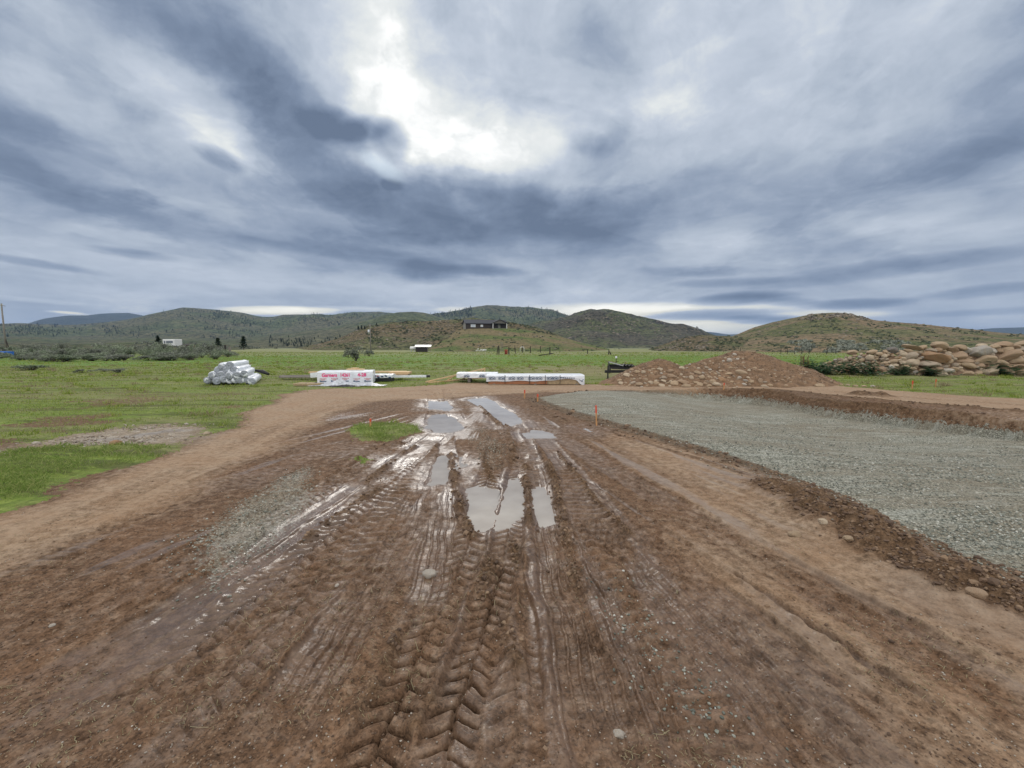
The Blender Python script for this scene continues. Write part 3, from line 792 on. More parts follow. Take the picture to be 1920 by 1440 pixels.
make_hill('blue', [(-300, 640), (30, 612), (58, 604), (80, 597), (100, 594), (130, 591), (165, 591), (190, 588), (215, 587), (240, 586), (262, 590), (300, 598), (420, 630)], 4700, 3300, 5600, HM_FAR, 200, 60, 600, .2, 1.0, 1)
make_hill('blue_right', [(1200, 640), (1290, 624), (1330, 622), (1365, 627), (1400, 625), (1500, 628), (1700, 626), (1820, 619), (1860, 615), (1900, 614), (1960, 612), (2100, 618), (2400, 640)], 5200, 3800, 6000, HM_FAR, 200, 30, 900, .15, 1.0, 2)
make_hill('ridge', [(-900, 640), (-300, 612), (0, 608), (40, 607), (90, 611), (150, 612), (200, 606), (240, 600), (262, 594), (300, 585), (330, 580), (350, 578), (385, 579), (410, 582), (450, 587), (480, 594), (505, 597), (530, 594),
           (560, 590), (590, 589), (620, 590), (660, 586), (700, 587), (730, 589), (800, 596), (900, 610), (1000, 640)], 2400, 1150, 3100, HM_SAGE, 420, 130, 700, .50, .85, 3, .75)
make_hill('ridge_behind_house', [(640, 650), (760, 604), (815, 592), (845, 587), (880, 580), (905, 576), (930, 574), (960, 577), (1000, 579), (1040, 583), (1070, 593), (1100, 603), (1180, 650)], 2000, 1100, 2700, HM_SAGE, 260, 110, 560, .45, .9, 4, .75)
make_hill('rolling', [(-900, 648), (-300, 636), (0, 632), (60, 630), (150, 636), (240, 634), (330, 630), (420, 636), (500, 628), (560, 622), (640, 610), (690, 600), (720, 590), (745, 585), (775, 583), (800, 586), (830, 596), (880, 610), (960, 650)], 1350, 520, 1800, HM_SAGE, 360, 90, 260, .28, .8, 5, .5)
make_hill('dome', [(930, 655), (990, 612), (1030, 603), (1060, 596), (1085, 587), (1105, 582), (1130, 583), (1160, 588), (1190, 596), (1225, 604), (1258, 610), (1285, 611), (1310, 617), (1330, 626), (1420, 655)], 1000, 480, 1350, HM_DOME, 340, 150, 210, .62, .9, 6, .8)
make_hill('rocky', [(500, 662), (560, 652), (600, 644), (640, 634), (665, 622), (690, 612), (730, 606), (770, 606), (810, 603), (845, 600), (880, 597), (910, 599), (950, 603), (1000, 612), (1040, 625), (1075, 642), (1130, 662)], 300, 150, 430, HM_ROCK, 380, 140, 44, .42, .85, 7, .7, -1.0)
make_hill('house_knoll', [(700, 664), (760, 654), (800, 642), (835, 629), (862, 618), (880, 615.5), (950, 615), (985, 618), (1020, 625), (1060, 634), (1100, 645), (1150, 656), (1210, 664)], 205, 116, 300, HM_GRASS, 280, 90, 26, .14, 1.0, 8, .1, -.6)
make_hill('mound', [(1150, 664), (1215, 655), (1245, 645), (1268, 637), (1290, 631), (1320, 629), (1360, 630), (1400, 633), (1440, 640), (1480, 650), (1560, 664)], 210, 130, 300, HM_ROCK, 260, 100, 26, .34, .75, 9, .7, -.8)
make_hill('right_hill', [(1300, 664), (1350, 637), (1380, 628), (1412, 614), (1450, 604), (1480, 597), (1505, 592), (1525, 588), (1560, 587), (1595, 589), (1615, 595), (1640, 601), (1700, 606), (1760, 612), (1820, 617), (1870, 623), (1920, 627), (2100, 634), (2500, 646)], 380, 120, 560, HM_RIGHT, 420, 140, 50, .24, .85, 10, .5, -.7)
make_hill('left_foreland', [(-1600, 655), (-300, 647), (0, 645), (100, 648), (200, 643), (300, 641), (380, 645), (440, 648), (520, 655)], 340, 150, 520, HM_SAGE, 260, 50, 40, .15, .8, 11, .1, -1.0)

# ------------------------------------------------------------------ helpers for things
class MB:
    """collects simple solids, then links them as ONE mesh"""
    def __init__(s): s.v = []; s.f = []
    def add(s, V, F):
        n = len(s.v); s.v += [tuple(p) for p in V]; s.f += [tuple(i + n for i in f) for f in F]
    def box(s, c, size, rot=None, bev=0.0):
        hx, hy, hz_ = size[0] / 2, size[1] / 2, size[2] / 2
        Mx = Euler(rot).to_matrix() if rot is not None else Matrix.Identity(3)
        if bev <= 0:
            P = [Vector((x, y, z)) for x in (-hx, hx) for y in (-hy, hy) for z in (-hz_, hz_)]
            F = [(0, 1, 3, 2), (4, 6, 7, 5), (0, 4, 5, 1), (2, 3, 7, 6), (0, 2, 6, 4), (1, 5, 7, 3)]
        else:
            bm = bmesh.new(); bmesh.ops.create_cube(bm, size=1)
            for w in bm.verts: w.co = Vector((w.co.x * 2 * hx, w.co.y * 2 * hy, w.co.z * 2 * hz_))
            bmesh.ops.bevel(bm, geom=list(bm.edges), offset=bev, segments=2, affect='EDGES', profile=.5)
            bm.verts.index_update()
            P = [w.co.copy() for w in bm.verts]; F = [tuple(w.index for w in f.verts) for f in bm.faces]; bm.free()
        s.add([Mx @ p + Vector(c) for p in P], F)
        return s
    def bar(s, a, b, w, h=None, up=(0, 0, 1)):
        a, b = Vector(a), Vector(b); d = (b - a).normalized(); h = h or w
        x = d.cross(Vector(up))
        if x.length < 1e-4: x = d.cross(Vector((0, 1, 0)))
        x.normalize(); z = x.cross(d)
        P = [p + x * i * w / 2 + z * k * h / 2 for p in (a, b) for i, k in ((-1, -1), (1, -1), (1, 1), (-1, 1))]
        s.add(P, [(0, 3, 2, 1), (4, 5, 6, 7), (0, 1, 5, 4), (1, 2, 6, 5), (2, 3, 7, 6), (3, 0, 4, 7)])
        return s
    def tube(s, pts, rad, n=10, caps=True):
        pts = [Vector(p) for p in pts]
        rad = rad if isinstance(rad, (list, tuple)) else [rad] * len(pts)
        ref = Vector((0, 0, 1)); V = []; F = []
        for i, p in enumerate(pts):
            d = (pts[min(i + 1, len(pts) - 1)] - pts[max(i - 1, 0)]).normalized()
            x = d.cross(ref)
            if x.length < .05: x = d.cross(Vector((0, 1, 0)))
            x.normalize(); y = d.cross(x)
            for k in range(n):
                a = 2 * math.pi * k / n
                V.append(p + (x * math.cos(a) + y * math.sin(a)) * rad[i])
        for i in range(len(pts) - 1):
            for k in range(n):
                F.append((i * n + k, i * n + (k + 1) % n, (i + 1) * n + (k + 1) % n, (i + 1) * n + k))
        if caps:
            F.append(tuple(range(n))[::-1]); F.append(tuple((len(pts) - 1) * n + k for k in range(n)))
        s.add(V, F)
        return s
    def build(s, name, mat, parent=None, smooth=False, link=True):
        me = bpy.data.meshes.new(name)
        me.from_pydata([tuple(p) for p in s.v], [], s.f); me.update()
        if smooth: me.polygons.foreach_set('use_smooth', [True] * len(me.polygons))
        me.materials.append(mat)
        if not link: return me
        o = bpy.data.objects.new(name, me); COL.objects.link(o)
        if parent: o.parent = parent
        return o

def tag(o, label, cat, group=None):
    o['label'] = label; o['category'] = cat
    if group: o['group'] = group
    return o

def thing(name, label, cat, loc=(0, 0, 0), rotz=0, group=None):
    o = bpy.data.objects.new(name, None); COL.objects.link(o)
    o.location = loc; o.rotation_euler = (0, 0, rotz); o.empty_display_size = .1
    return tag(o, label, cat, group)

def inst(name, me, loc, rot=(0, 0, 0), sc=(1, 1, 1), parent=None):
    o = bpy.data.objects.new(name, me); COL.objects.link(o)
    o.location = loc; o.rotation_euler = rot; o.scale = sc if hasattr(sc, '__len__') else (sc,) * 3
    if parent: o.parent = parent
    return o

def simple(name, col, rough=.7, var=.25, scale=6, metal=0, bump=0, spec=.4, stretch=(1, 1, 1)):
    m, t, b = new_mat(name)
    P = t.n('ShaderNodeTexCoord').outputs['Object']
    n = t.noise(t.mapping(P, sc=stretch), scale, 5, .65)
    lo = tuple(c * (1 - var) for c in col); hi = tuple(min(1, c * (1 + var)) for c in col)
    t.l(t.ramp(n, [(.3, lo), (.7, hi)]), b.inputs['Base Color'])
    b.inputs['Roughness'].default_value = rough; b.inputs['Metallic'].default_value = metal
    b.inputs['Specular IOR Level'].default_value = spec
    if bump:
        bp = t.n('ShaderNodeBump'); t.l(n, bp.inputs['Height']); bp.inputs['Distance'].default_value = bump
        bp.inputs['Strength'].default_value = .8; t.l(bp.outputs[0], b.inputs['Normal'])
    return m

# ------------------------------------------------------------------ stones and boulders
def stone_material(name, scale=3.0):
    m, t, b = new_mat(name)
    oi = t.n('ShaderNodeObjectInfo')
    P = t.n('ShaderNodeTexCoord').outputs['Object']
    off = t.vmath('ADD', P, t.vmath('MULTIPLY', oi.outputs['Location'], (3.1, 1.7, 2.3)))
    n = t.noise(off, scale, 6, .65); n2 = t.noise(off, scale * 7, 4, .7)
    c = t.mix(t.rng(n, .35, .68), oi.outputs['Color'], t.mix(.5, oi.outputs['Color'], (.36, .27, .18, 1)))
    c = t.mix(t.rng(n, .58, .72, 0, .5), c, (.20, .115, .06, 1))
    c = t.mix(t.rng(n2, .35, .6, .3, 0), c, (.10, .075, .055, 1))
    t.l(c, b.inputs['Base Color'])
    b.inputs['Roughness'].default_value = .85
    bp = t.n('ShaderNodeBump'); t.l(t.math('ADD', n, t.math('MULTIPLY', n2, .4)), bp.inputs['Height'])
    bp.inputs['Strength'].default_value = .5; bp.inputs['Distance'].default_value = .08
    t.l(bp.outputs[0], b.inputs['Normal'])
    return m
M_STONE = stone_material('field_stone')

def ico(sub):
    bm = bmesh.new(); bmesh.ops.create_icosphere(bm, subdivisions=sub, radius=1)
    bm.verts.index_update()
    V = np.array([w.co[:] for w in bm.verts]); F = np.array([[w.index for w in f.verts] for f in bm.faces]); bm.free()
    return V, F
ICO3 = ico(4); ICO1 = ico(1)
from mathutils import noise as mnoise
def boulder_mesh(seed, facets=7, tight=.80):
    r = np.random.default_rng(seed)
    V = ICO3[0].copy()
    for _ in range(facets):
        n = r.normal(size=3); n /= np.linalg.norm(n); dcut = r.uniform(tight - .1, tight + .12)
        s = V @ n - dcut
        V -= (np.maximum(s, 0) * .88)[:, None] * n
    o = r.uniform(-50, 50, 3)
    for i, p in enumerate(V):
        q = Vector(p)
        V[i] *= 1 + .13 * mnoise.noise(q * 1.3 + Vector(o)) + .05 * mnoise.noise(q * 3.6 + Vector(o)) + .02 * mnoise.noise(q * 9 + Vector(o))
    return mesh_np('boulder', V / np.abs(V).max(0), ICO3[1], M_STONE, link=False)
BOULDERS = [boulder_mesh(20 + i, 6 + i % 5, (.86, .80, .74)[i % 3]) for i in range(9)]     # water-worn
BLOCKS = [boulder_mesh(60 + i, 10, .66) for i in range(5)]              # broken, angular

TONES = {'tan': (.385, .275, .175), 'pale tan': (.47, .375, .27), 'brown': (.30, .195, .12), 'grey brown': (.32, .26, .20),
         'grey': (.30, .28, .255), 'dark grey': (.10, .10, .105), 'pale grey': (.46, .42, .37), 'rusty': (.32, .175, .085)}
def boulder(name, c, wid, hei, tone, label, cat, group, seed=0, block=False, tilt=0.0):
    r = random.Random(seed)
    me = r.choice(BLOCKS if block else BOULDERS)
    o = inst(name, me, c, (tilt * .3, tilt, r.uniform(-.35, .35)), (wid, (wid * .55 + hei * .45) * r.uniform(.85, 1.1), hei))
    k = r.uniform(.88, 1.12); t = TONES[tone]
    o.color = (t[0] * k, t[1] * k, t[2] * k, 1)
    return tag(o, label, cat, group)

# the rock wall on the right: a bank of stacked boulders
WB = [(1440, 694), (1530, 695), (1600, 701), (1660, 704), (1760, 705), (1860, 704), (1960, 703), (2120, 706)]
WT = [(1440, 690), (1525, 692), (1545, 682), (1575, 672), (1610, 663), (1650, 658), (1690, 656), (1740, 652), (1800, 648), (1860, 646), (1920, 646), (2020, 650), (2120, 690)]
def wb(px): return np.interp(px, [p[0] for p in WB], [p[1] for p in WB])
def wt(px): return np.interp(px, [p[0] for p in WT], [p[1] for p in WT])
def wall_point(px, py):
    yb = G(px, wb(px))[1]; Y = yb
    for _ in range(6):
        z = EYE + ray(px, py)[2] / ray(px, py)[1] * Y
        Y = yb + .25 + .62 * max(z, 0)
    return AT(px, py, Y)
# earth and small rubble the boulders rest on
cols = np.linspace(1480, 2110, 80); V = []
prof = []
for i, px in enumerate(cols):
    yb = G(px, wb(px))[1]; k = ray(px, 700); kx = k[0] / k[1]
    zt = max(.05, float(wall_point(px, wt(px) + 6).z))
    prof.append([(yb - .05 + .62 * zt * s + (1.4 + .3 * zt if s == 1 and e else 0) + .25, (zt * (s if not e else 0)) * .93 - .08) for s, e in ((0, 0), (.25, 0), (.5, 0), (.75, 0), (1, 0))] +
                [(yb + .62 * zt + 1.2, zt * .9), (yb + .62 * zt + 2.6, -.1)])
    for yy, zz in prof[-1]:
        V.append((kx * yy, yy, zz + .05 * math.sin(i * 1.7 + yy * 3)))
M_EARTH = simple('dug_earth', (.15, .095, .058), .95, .4, 3.5, bump=.06)
bankob = mesh_np('earth_bank', V, grid_faces(80, 7)[:, ::-1], M_EARTH)
tag(bankob, 'low bank of brown earth packed behind the rock wall boulders', 'earth bank')

BIG = [  # traced boulders: centre, size in photo pixels, tone, broken, tilt, label
    (1752, 669, 44, 22, 'rusty', 1, .10, 'big rusty orange broken boulder in the middle of the rock wall'),
    (1762, 648, 24, 14, 'tan', 0, .1, 'smooth round tan boulder sitting highest on the middle of the rock wall'),
    (1673, 657, 17, 12, 'dark grey', 0, 0, 'dark charcoal grey boulder on top of the rock wall'),
    (1710, 681, 25, 15, 'pale tan', 0, 0, 'large pale tan egg shaped boulder low in the rock wall'),
    (1741, 684, 38, 13, 'grey brown', 0, .05, 'long flat grey brown slab low in the rock wall under the rusty boulder'),
    (1774, 695, 26, 9, 'pale grey', 0, 0, 'pale grey half buried boulder at the foot of the rock wall'),
    (1832, 660, 38, 22, 'grey', 1, -.25, 'big grey angular boulder with flat face in the right part of the wall'),
    (1845, 674, 42, 18, 'tan', 1, -.15, 'big tan slab leaning in the right part of the wall under the grey angular boulder'),
    (1888, 667, 44, 16, 'brown', 0, -.38, 'long brown boulder slanting up to the right in the rock wall'),
    (1882, 647, 30, 13, 'brown', 1, .05, 'square brown block on the top of the rock wall at right'),
    (1797, 667, 30, 16, 'brown', 0, -.15, 'brown boulder beside the rusty one in the rock wall'),
    (1800, 652, 20, 11, 'tan', 0, .1, 'round tan boulder near the top of the wall right of the highest boulder'),
    (1709, 651, 38, 9, 'tan', 1, .2, 'long flat tan slab tilted along the top of the rock wall'),
    (1841, 649, 16, 9, 'pale tan', 0, 0, 'pale tan boulder on the top row of the wall over the grey angular boulder'),
    (1887, 655, 20, 11, 'tan', 0, -.2, 'tan rounded boulder just under the square brown block'),
    (1905, 677, 30, 13, 'tan', 0, -.1, 'tan boulder low at the right end of the wall over the flat brown slab'),
    (1899, 687, 36, 10, 'brown', 1, -.15, 'flat brown slab low at the right end of the wall'),
    (1876, 681, 20, 12, 'tan', 0, .2, 'plain tan boulder beside the leafy weed at the right of the wall'),
    (1815, 686, 28, 12, 'tan', 0, .3, 'tan boulder low in the wall just left of the right hand leafy weed'),
    (1806, 677, 30, 11, 'brown', 0, 0, 'brown flat boulder under the brown one beside the rusty boulder'),
    (1756, 692, 24, 9, 'brown', 0, 0, 'brown boulder at the foot of the wall over the pale grey half buried one'),
    (1703, 658, 16, 9, 'tan', 0, .2, 'small rosy tan boulder just under the long flat top slab'),
    (1694, 665, 16, 11, 'pale tan', 0, .5, 'pale tan upright boulder left of the rusty boulder'),
    (1708, 668, 26, 14, 'grey brown', 0, -.3, 'grey brown boulder leaning against the pale upright one'),
    (1691, 680, 15, 9, 'pale tan', 0, 0, 'pale tan cobble left of the egg shaped boulder'),
    (1728, 652, 18, 8, 'tan', 0, -.3, 'tan boulder on top of the wall right of the long flat slab'),
    (1916, 644, 22, 9, 'tan', 0, -.25, 'tan boulder on the top row at the right end of the rock wall'),
    (1917, 655, 26, 10, 'grey brown', 0, 0, 'grey brown slab at the right end of the wall under the top row'),
    (1784, 655, 22, 10, 'brown', 1, .25, 'dark brown wedge of rock behind the rusty boulder'),
    (1653, 693, 13, 12, 'brown', 1, .4, 'brown triangular rock at the foot of the wall beside the weeds'),
    (1650, 664, 15, 9, 'tan', 0, 0, 'rounded tan boulder left of the dark charcoal one'),
    (1635, 660, 17, 10, 'tan', 0, -.2, 'tan boulder on the crest in the left part of the wall'),
    (1598, 661, 16, 9, 'tan', 0, -.1, 'light brown boulder on the crest above the left weeds'),
    (1588, 677, 12, 10, 'pale tan', 0, .2, 'pale round cobble above the second leafy weed'),
    (1632, 672, 15, 12, 'pale tan', 0, .3, 'pale tan boulder above the tall leafy weed'),
    (1745, 657, 20, 7, 'grey brown', 0, .05, 'thin grey brown slab lying on the rusty boulder'),
]
placed = []
for i, (px, py, w, hh, tone, blk, tilt, lab) in enumerate(BIG):
    c = wall_point(px, py); k = c.y / FOC
    boulder('boulder', c, w * k * .54, hh * k * .56, tone, lab, 'boulder', 'boulders of the rock wall', 400 + i, bool(blk), tilt)
    placed.append((px, py, w * .5, hh * .5))
rr = random.Random(5)
n_small = 0; tries = 0
ZONES = [(1500, 1600, 'at the low left end'), (1600, 1690, 'left of the middle'), (1690, 1800, 'round the rusty boulder'), (1800, 2120, 'at the right end')]
while n_small < 255 and tries < 14000:
    tries += 1
    px = rr.uniform(1525, 2100)
    if rr.random() < .45: px = rr.uniform(1525, 1720)
    t, b_ = wt(px), wb(px)
    if b_ - t < 4: continue
    py = rr.uniform(t + 1, b_ - 1)
    sz = np.interp(px, [1525, 1640, 1760, 1920], [8.0, 10, 13, 17]) * rr.choice([.55, .7, .85, 1.0, 1.25])
    if tries > 4000: sz *= .6
    w, hh = sz * rr.uniform(.95, 1.35), sz * rr.uniform(.58, .85)
    if any(((px - q[0]) / (.70 * (w * .5 + q[2]))) ** 2 + ((py - q[1]) / (.70 * (hh * .5 + q[3]))) ** 2 < 1 for q in placed): continue
    placed.append((px, py, w * .5, hh * .5)); n_small += 1
    c = wall_point(px, py); k = c.y / FOC
    tone = rr.choices(['tan', 'pale tan', 'brown', 'grey brown', 'grey', 'pale grey', 'rusty'], [5, 3, 2.5, 2.5, 1, 1, .6])[0]
    zone = next(z[2] for z in ZONES if z[0] <= px <= z[1])
    row = 'top row' if (py - t) < .3 * (b_ - t) else ('bottom row' if (b_ - py) < .3 * (b_ - t) else 'middle')
    size = 'small' if sz < 9 else ('middling' if sz < 15 else 'large')
    boulder('boulder', c - Vector((0, -.02, .02)), w * k * .54, hh * k * .56, tone, f'{size} {tone} boulder in the {row} of the wall {zone}', 'boulder', 'boulders of the rock wall', 900 + n_small, rr.random() < .25, rr.uniform(-.45, .45))

# ------------------------------------------------------------------ the heap of dug earth with field stones
HEAPS = [  # crest spots: px, py, distance, slope
    (1236, 674, 19.2, .62, 1.0), (1395, 659, 20.2, .50, 1.7), (1350, 668, 19.6, .55, .9), (1425, 664, 20.6, .62, .9), (1458, 675, 20.0, .66, .4), (1300, 684, 18.6, .5, .7), (1180, 702, 19.0, .42, .6), (1205, 690, 19.2, .5, .6)]
HC = []
for px, py, Y, sl, rad in HEAPS:
    p = AT(px, py, Y); HC.append((p.x, p.y, p.z, sl, rad))
def heap_h(x, y):
    x = np.asarray(x, float); y = np.asarray(y, float)
    h = np.full(np.shape(x), -1.0)
    for cx, cy, cz, sl, rad in HC:
        dd = np.hypot((x - cx) * .82, y - cy)
        h = np.maximum(h, cz - sl * (np.sqrt(dd * dd + rad * rad * .16) - rad * .4))
    return h
gx = np.linspace(3.0, 15.5, 230); gy = np.linspace(16.2, 25.5, 170)
HX, HY = np.meshgrid(gx, gy)
HZ = heap_h(HX + .25 * fbm(HX, HY, 1.2, 3, 31), HY + .25 * fbm(HX, HY, 1.2, 3, 35))
HZ = HZ + .12 * fbm(HX, HY, .8, 4, 41, .6) + .05 * fbm(HX, HY, .20, 3, 44, .65)
HZ = np.where(HZ < .08, HZ * .5 + .04 - .03 * sstep(.1, -.3, HZ) * 8, HZ)
HZ = np.maximum(HZ, -.25)
def heap_z(x, y):
    i = np.interp(y, gy, np.arange(len(gy))); j = np.interp(x, gx, np.arange(len(gx)))
    i0 = np.minimum(np.asarray(i).astype(int), len(gy) - 2); j0 = np.minimum(np.asarray(j).astype(int), len(gx) - 2)
    f = i - i0; g = j - j0
    return HZ[i0, j0] * (1 - f) * (1 - g) + HZ[i0 + 1, j0] * f * (1 - g) + HZ[i0, j0 + 1] * (1 - f) * g + HZ[i0 + 1, j0 + 1] * f * g
M_HEAP = simple('heap_earth', (.175, .105, .060), .95, .48, 3.0, bump=.14)
keep = (HZ > -.2)
F = grid_faces(170, 230); kf = keep.ravel()[F].any(1)
heap = mesh_np('dirt_pile', np.stack([HX.ravel(), HY.ravel(), HZ.ravel()], 1), F[kf], M_HEAP)
tag(heap, 'long pile of loose brown dug earth mixed with round stones', 'dirt pile')
def on_heap(px, py):
    dd = ray(px, py)
    ys = np.linspace(16.3, 25.4, 700); xs = dd[0] / dd[1] * ys; lz = EYE + dd[2] / dd[1] * ys
    z = np.maximum(np.where((xs > gx[0]) & (xs < gx[-1]), heap_z(xs, ys), -1), sample('h', xs, ys))
    k = np.nonzero(z >= lz)[0]
    if not len(k): return None
    return Vector((xs[k[0]], ys[k[0]], lz[k[0]]))
PILE = [
    (1391, 699, 20, 12, 'tan', 'largest smooth tan stone on the lower right face of the dirt pile'),
    (1283, 718, 24, 9, 'brown', 'long flat brown stone at the foot of the dirt pile'),
    (1266, 720, 17, 12, 'tan', 'big round tan stone at the pile foot left of the long flat one'),
    (1345, 722, 15, 9, 'pale tan', 'pale tan rounded stone at the foot of the dirt pile'),
    (1337, 718, 12, 12, 'tan', 'tan leaning stone behind the pale rounded one at the foot of the dirt pile'),
    (1353, 714, 15, 13, 'rusty', 'rusty brown upright stone behind the second stake in front of the pile'),
    (1426, 716, 9, 13, 'brown', 'brown stone standing on end at the right foot of the dirt pile'),
    (1433, 724, 12, 5, 'pale tan', 'flat pale stone lying at the right foot of the pile by the standing stone'),
    (1396, 721, 9, 6, 'pale grey', 'pale grey rounded stone near the right foot of the dirt pile'),
    (1399, 714, 11, 6, 'grey', 'grey flat stone just under the largest tan stone'),
    (1289, 724, 16, 7, 'tan', 'tan stone in the front row under the long flat brown one'),
    (1313, 722, 13, 9, 'tan', 'orange tan stone just behind the first stake in front of the pile'),
    (1368, 677, 9, 10, 'pale grey', 'pale grey block high on the face of the dirt pile'),
    (1320, 684, 10, 10, 'brown', 'brown clod like stone halfway up the dirt pile'),
    (1260, 706, 16, 8, 'brown', 'brown stone bedded in the hollow of the dirt pile'),
    (1316, 709, 14, 9, 'tan', 'tan stone in the middle of the stone slide'),
    (1296, 709, 10, 9, 'pale tan', 'pale round cobble left in the stone slide'),
    (1309, 700, 14, 8, 'tan', 'tan slab like stone at the top of the stone slide'),
    (1211, 712, 9, 5, 'tan', 'tan cobble on the left face of the dirt pile'),
    (1220, 718, 10, 7, 'pale tan', 'pale tan stone at the left foot of the dirt pile'),
    (1231, 719, 12, 8, 'tan', 'tan stone second along the left foot of the dirt pile'),
    (1200, 721, 14, 7, 'tan', 'rough tan rock at the far left foot of the dirt pile'),
    (1242, 724, 14, 8, 'pale tan', 'pale rough rock beside the front left foot of the dirt pile'),
    (1176, 704, 14, 9, 'pale tan', 'pale broken rock on the low left end of the dirt pile'),
    (1162, 714, 10, 6, 'tan', 'tan stone on the low left tip of the dirt pile'),
    (1378, 665, 8, 6, 'pale grey', 'pale grey stone near the crest of the dirt pile'),
    (1383, 674, 8, 5, 'pale grey', 'flat pale stone beside the pale grey block high on the pile'),
    (1310, 669, 7, 7, 'pale grey', 'pale stone on the left shoulder of the dirt pile'),
    (1330, 667, 10, 6, 'pale tan', 'pale tan stone on the ridge of the dirt pile left of its crest'),
]
placed = []
for i, (px, py, w, hh, tone, lab) in enumerate(PILE):
    p = on_heap(px, py)
    if p is None: continue
    k = p.y / FOC
    boulder('stone', p + Vector((0, .12 * w * k, 0)), w * k * .55, hh * k * .58, tone, lab, 'stone', 'stones on the dirt pile', 1500 + i, False, rr.uniform(-.3, .3))
    placed.append((px, py, w * .5, hh * .5))
n = 0; tries = 0
while n < 190 and tries < 8000:
    tries += 1
    a = rr.random()
    if a < .42: px, py, part = rr.gauss(1325, 30), rr.gauss(708, 10), 'in the stone slide on the front'
    elif a < .62: px, py, part = rr.uniform(1160, 1260), rr.uniform(692, 726), 'on the low left part'
    elif a < .74: px, py, part = rr.uniform(1290, 1400), rr.uniform(664, 690), 'high on the face'
    elif a < .9: px, py, part = rr.uniform(1230, 1450), rr.uniform(716, 728), 'along the front foot'
    else: px, py, part = rr.uniform(1400, 1520), rr.uniform(690, 724), 'on the bare right slope'
    sz = rr.choice([3.0, 4.0, 5.0, 6.5, 8.5]) * (.6 if 'bare' in part or 'high' in part else 1)
    w, hh = sz * rr.uniform(1, 1.5), sz * rr.uniform(.6, .9)
    if any(((px - q[0]) / (.8 * (w * .5 + q[2]))) ** 2 + ((py - q[1]) / (.8 * (hh * .5 + q[3]))) ** 2 < 1 for q in placed): continue
    p = on_heap(px, py)
    if p is None: continue
    placed.append((px, py, w * .5, hh * .5)); n += 1; k = p.y / FOC
    tone = rr.choices(['tan', 'pale tan', 'brown', 'grey brown', 'pale grey'], [5, 4, 2, 2, 1])[0]
    size = 'tiny' if sz < 3 else ('small' if sz < 5 else 'middling')
    boulder('stone', p + Vector((0, .1 * w * k, 0)), w * k * .55, hh * k * .58, tone, f'{size} {tone} stone {part} of the dirt pile', 'stone', 'stones on the dirt pile', 2000 + n, False, rr.uniform(-.5, .5))
# single stones lying about
LOOSE = [(1537, 722, 16, 8, 'tan', 'big smooth tan stone alone on the dirt road right of the pile'), (1756, 777, 29, 8, 'tan', 'tan stone half buried at the foot of the cut bank'),
         (1590, 722, 8, 4, 'pale tan', 'pale stone first in the loose row on the far road edge'), (1603, 723, 10, 5, 'tan', 'tan stone second in the loose row on the far road edge'),
         (1620, 724, 9, 4, 'tan', 'flat tan stone in the middle of the loose row on the far road edge'), (1636, 724, 10, 5, 'pale grey', 'pale grey stone at the right end of the loose row on the road edge'), (1577, 721, 7, 4, 'tan', 'small tan stone at the left end of the loose row'),
         (218, 830, 20, 12, 'rusty', 'pinkish rock on the pale rubble patch in the grass'), (805, 1073, 26, 18, 'pale grey', 'pale rock pressed into the muddy tyre track'), (1160, 1374, 22, 14, 'pale grey', 'white pebble stone in the mud at the bottom of the picture'),
         (1542, 976, 16, 11, 'pale tan', 'pale cobble on top of the spoil heap beside the gravel'), (1490, 1000, 22, 12, 'tan', 'tan cobble on the near slope of the spoil heap'), (1570, 955, 12, 7, 'pale grey', 'white cobble near the crest of the spoil heap'),
         (1590, 1008, 16, 9, 'tan', 'light brown clod of rock low on the right side of the spoil heap'), (1850, 1088, 26, 12, 'tan', 'tan rock in the low berm at the right edge of the gravel'), (1830, 1108, 30, 18, 'brown', 'brown rock in the low berm near the right edge'), (1780, 1080, 12, 6, 'pale grey', 'pale chip of rock on the low berm'),
         (632, 1097, 8, 6, 'pale grey', 'small white pebble on the mud left of the tracks'), (98, 1172, 12, 5, 'pale grey', 'thin pale stone flake on the mud at left'), (68, 830, 14, 6, 'pale grey', 'flat pale rock on the left part of the rubble patch'), (388, 812, 12, 7, 'pale tan', 'pale rock at the right end of the rubble patch')]
for i, (px, py, w, hh, tone, lab) in enumerate(LOOSE):
    q = G(px, py + hh * .35); z = gz(*q); q = G(px, py + hh * .35, z); k = q[1] / FOC
    boulder('stone', (q[0], q[1], z + hh * k * .2), w * k * .55, hh * k * .6, tone, lab, 'stone', None, 3000 + i)

# ------------------------------------------------------------------ materials for the made things
M_WRAP = simple('white_plastic_wrap', (.70, .72, .76), .32, .12, 5, bump=.02, spec=.5)
M_FILM = simple('crumpled_film', (.46, .48, .52), .30, .45, 9, bump=.05, spec=.5)
M_GREYEND = simple('grey_roll_end', (.31, .33, .37), .5, .30, 10, bump=.012)
M_BLACKFILM = simple('black_film', (.018, .018, .02), .4, .3, 6, bump=.02)
M_LUMBER = simple('fresh_lumber', (.58, .40, .22), .7, .18, 3, stretch=(1, 12, 12))
M_OLDWOOD = simple('weathered_wood', (.20, .175, .155), .85, .3, 3, stretch=(1, 10, 10))
M_ORANGEWOOD = simple('oiled_wood_edge', (.36, .15, .07), .6, .3, 4, stretch=(1, 8, 8))
M_PANEL = simple('sheathing_board', (.34, .25, .15), .8, .3, 14)
M_DARKPOST = simple('dark_post_wood', (.035, .028, .024), .9, .4, 5, stretch=(6, 6, 1))
M_BLACK = simple('black_steel', (.015, .015, .017), .45, .3, 5)
M_STEEL = simple('galvanised_steel', (.50, .52, .54), .35, .15, 5, metal=.6)
M_PINK = simple('pink_paint', (.80, .05, .22), .6, .12, 40)
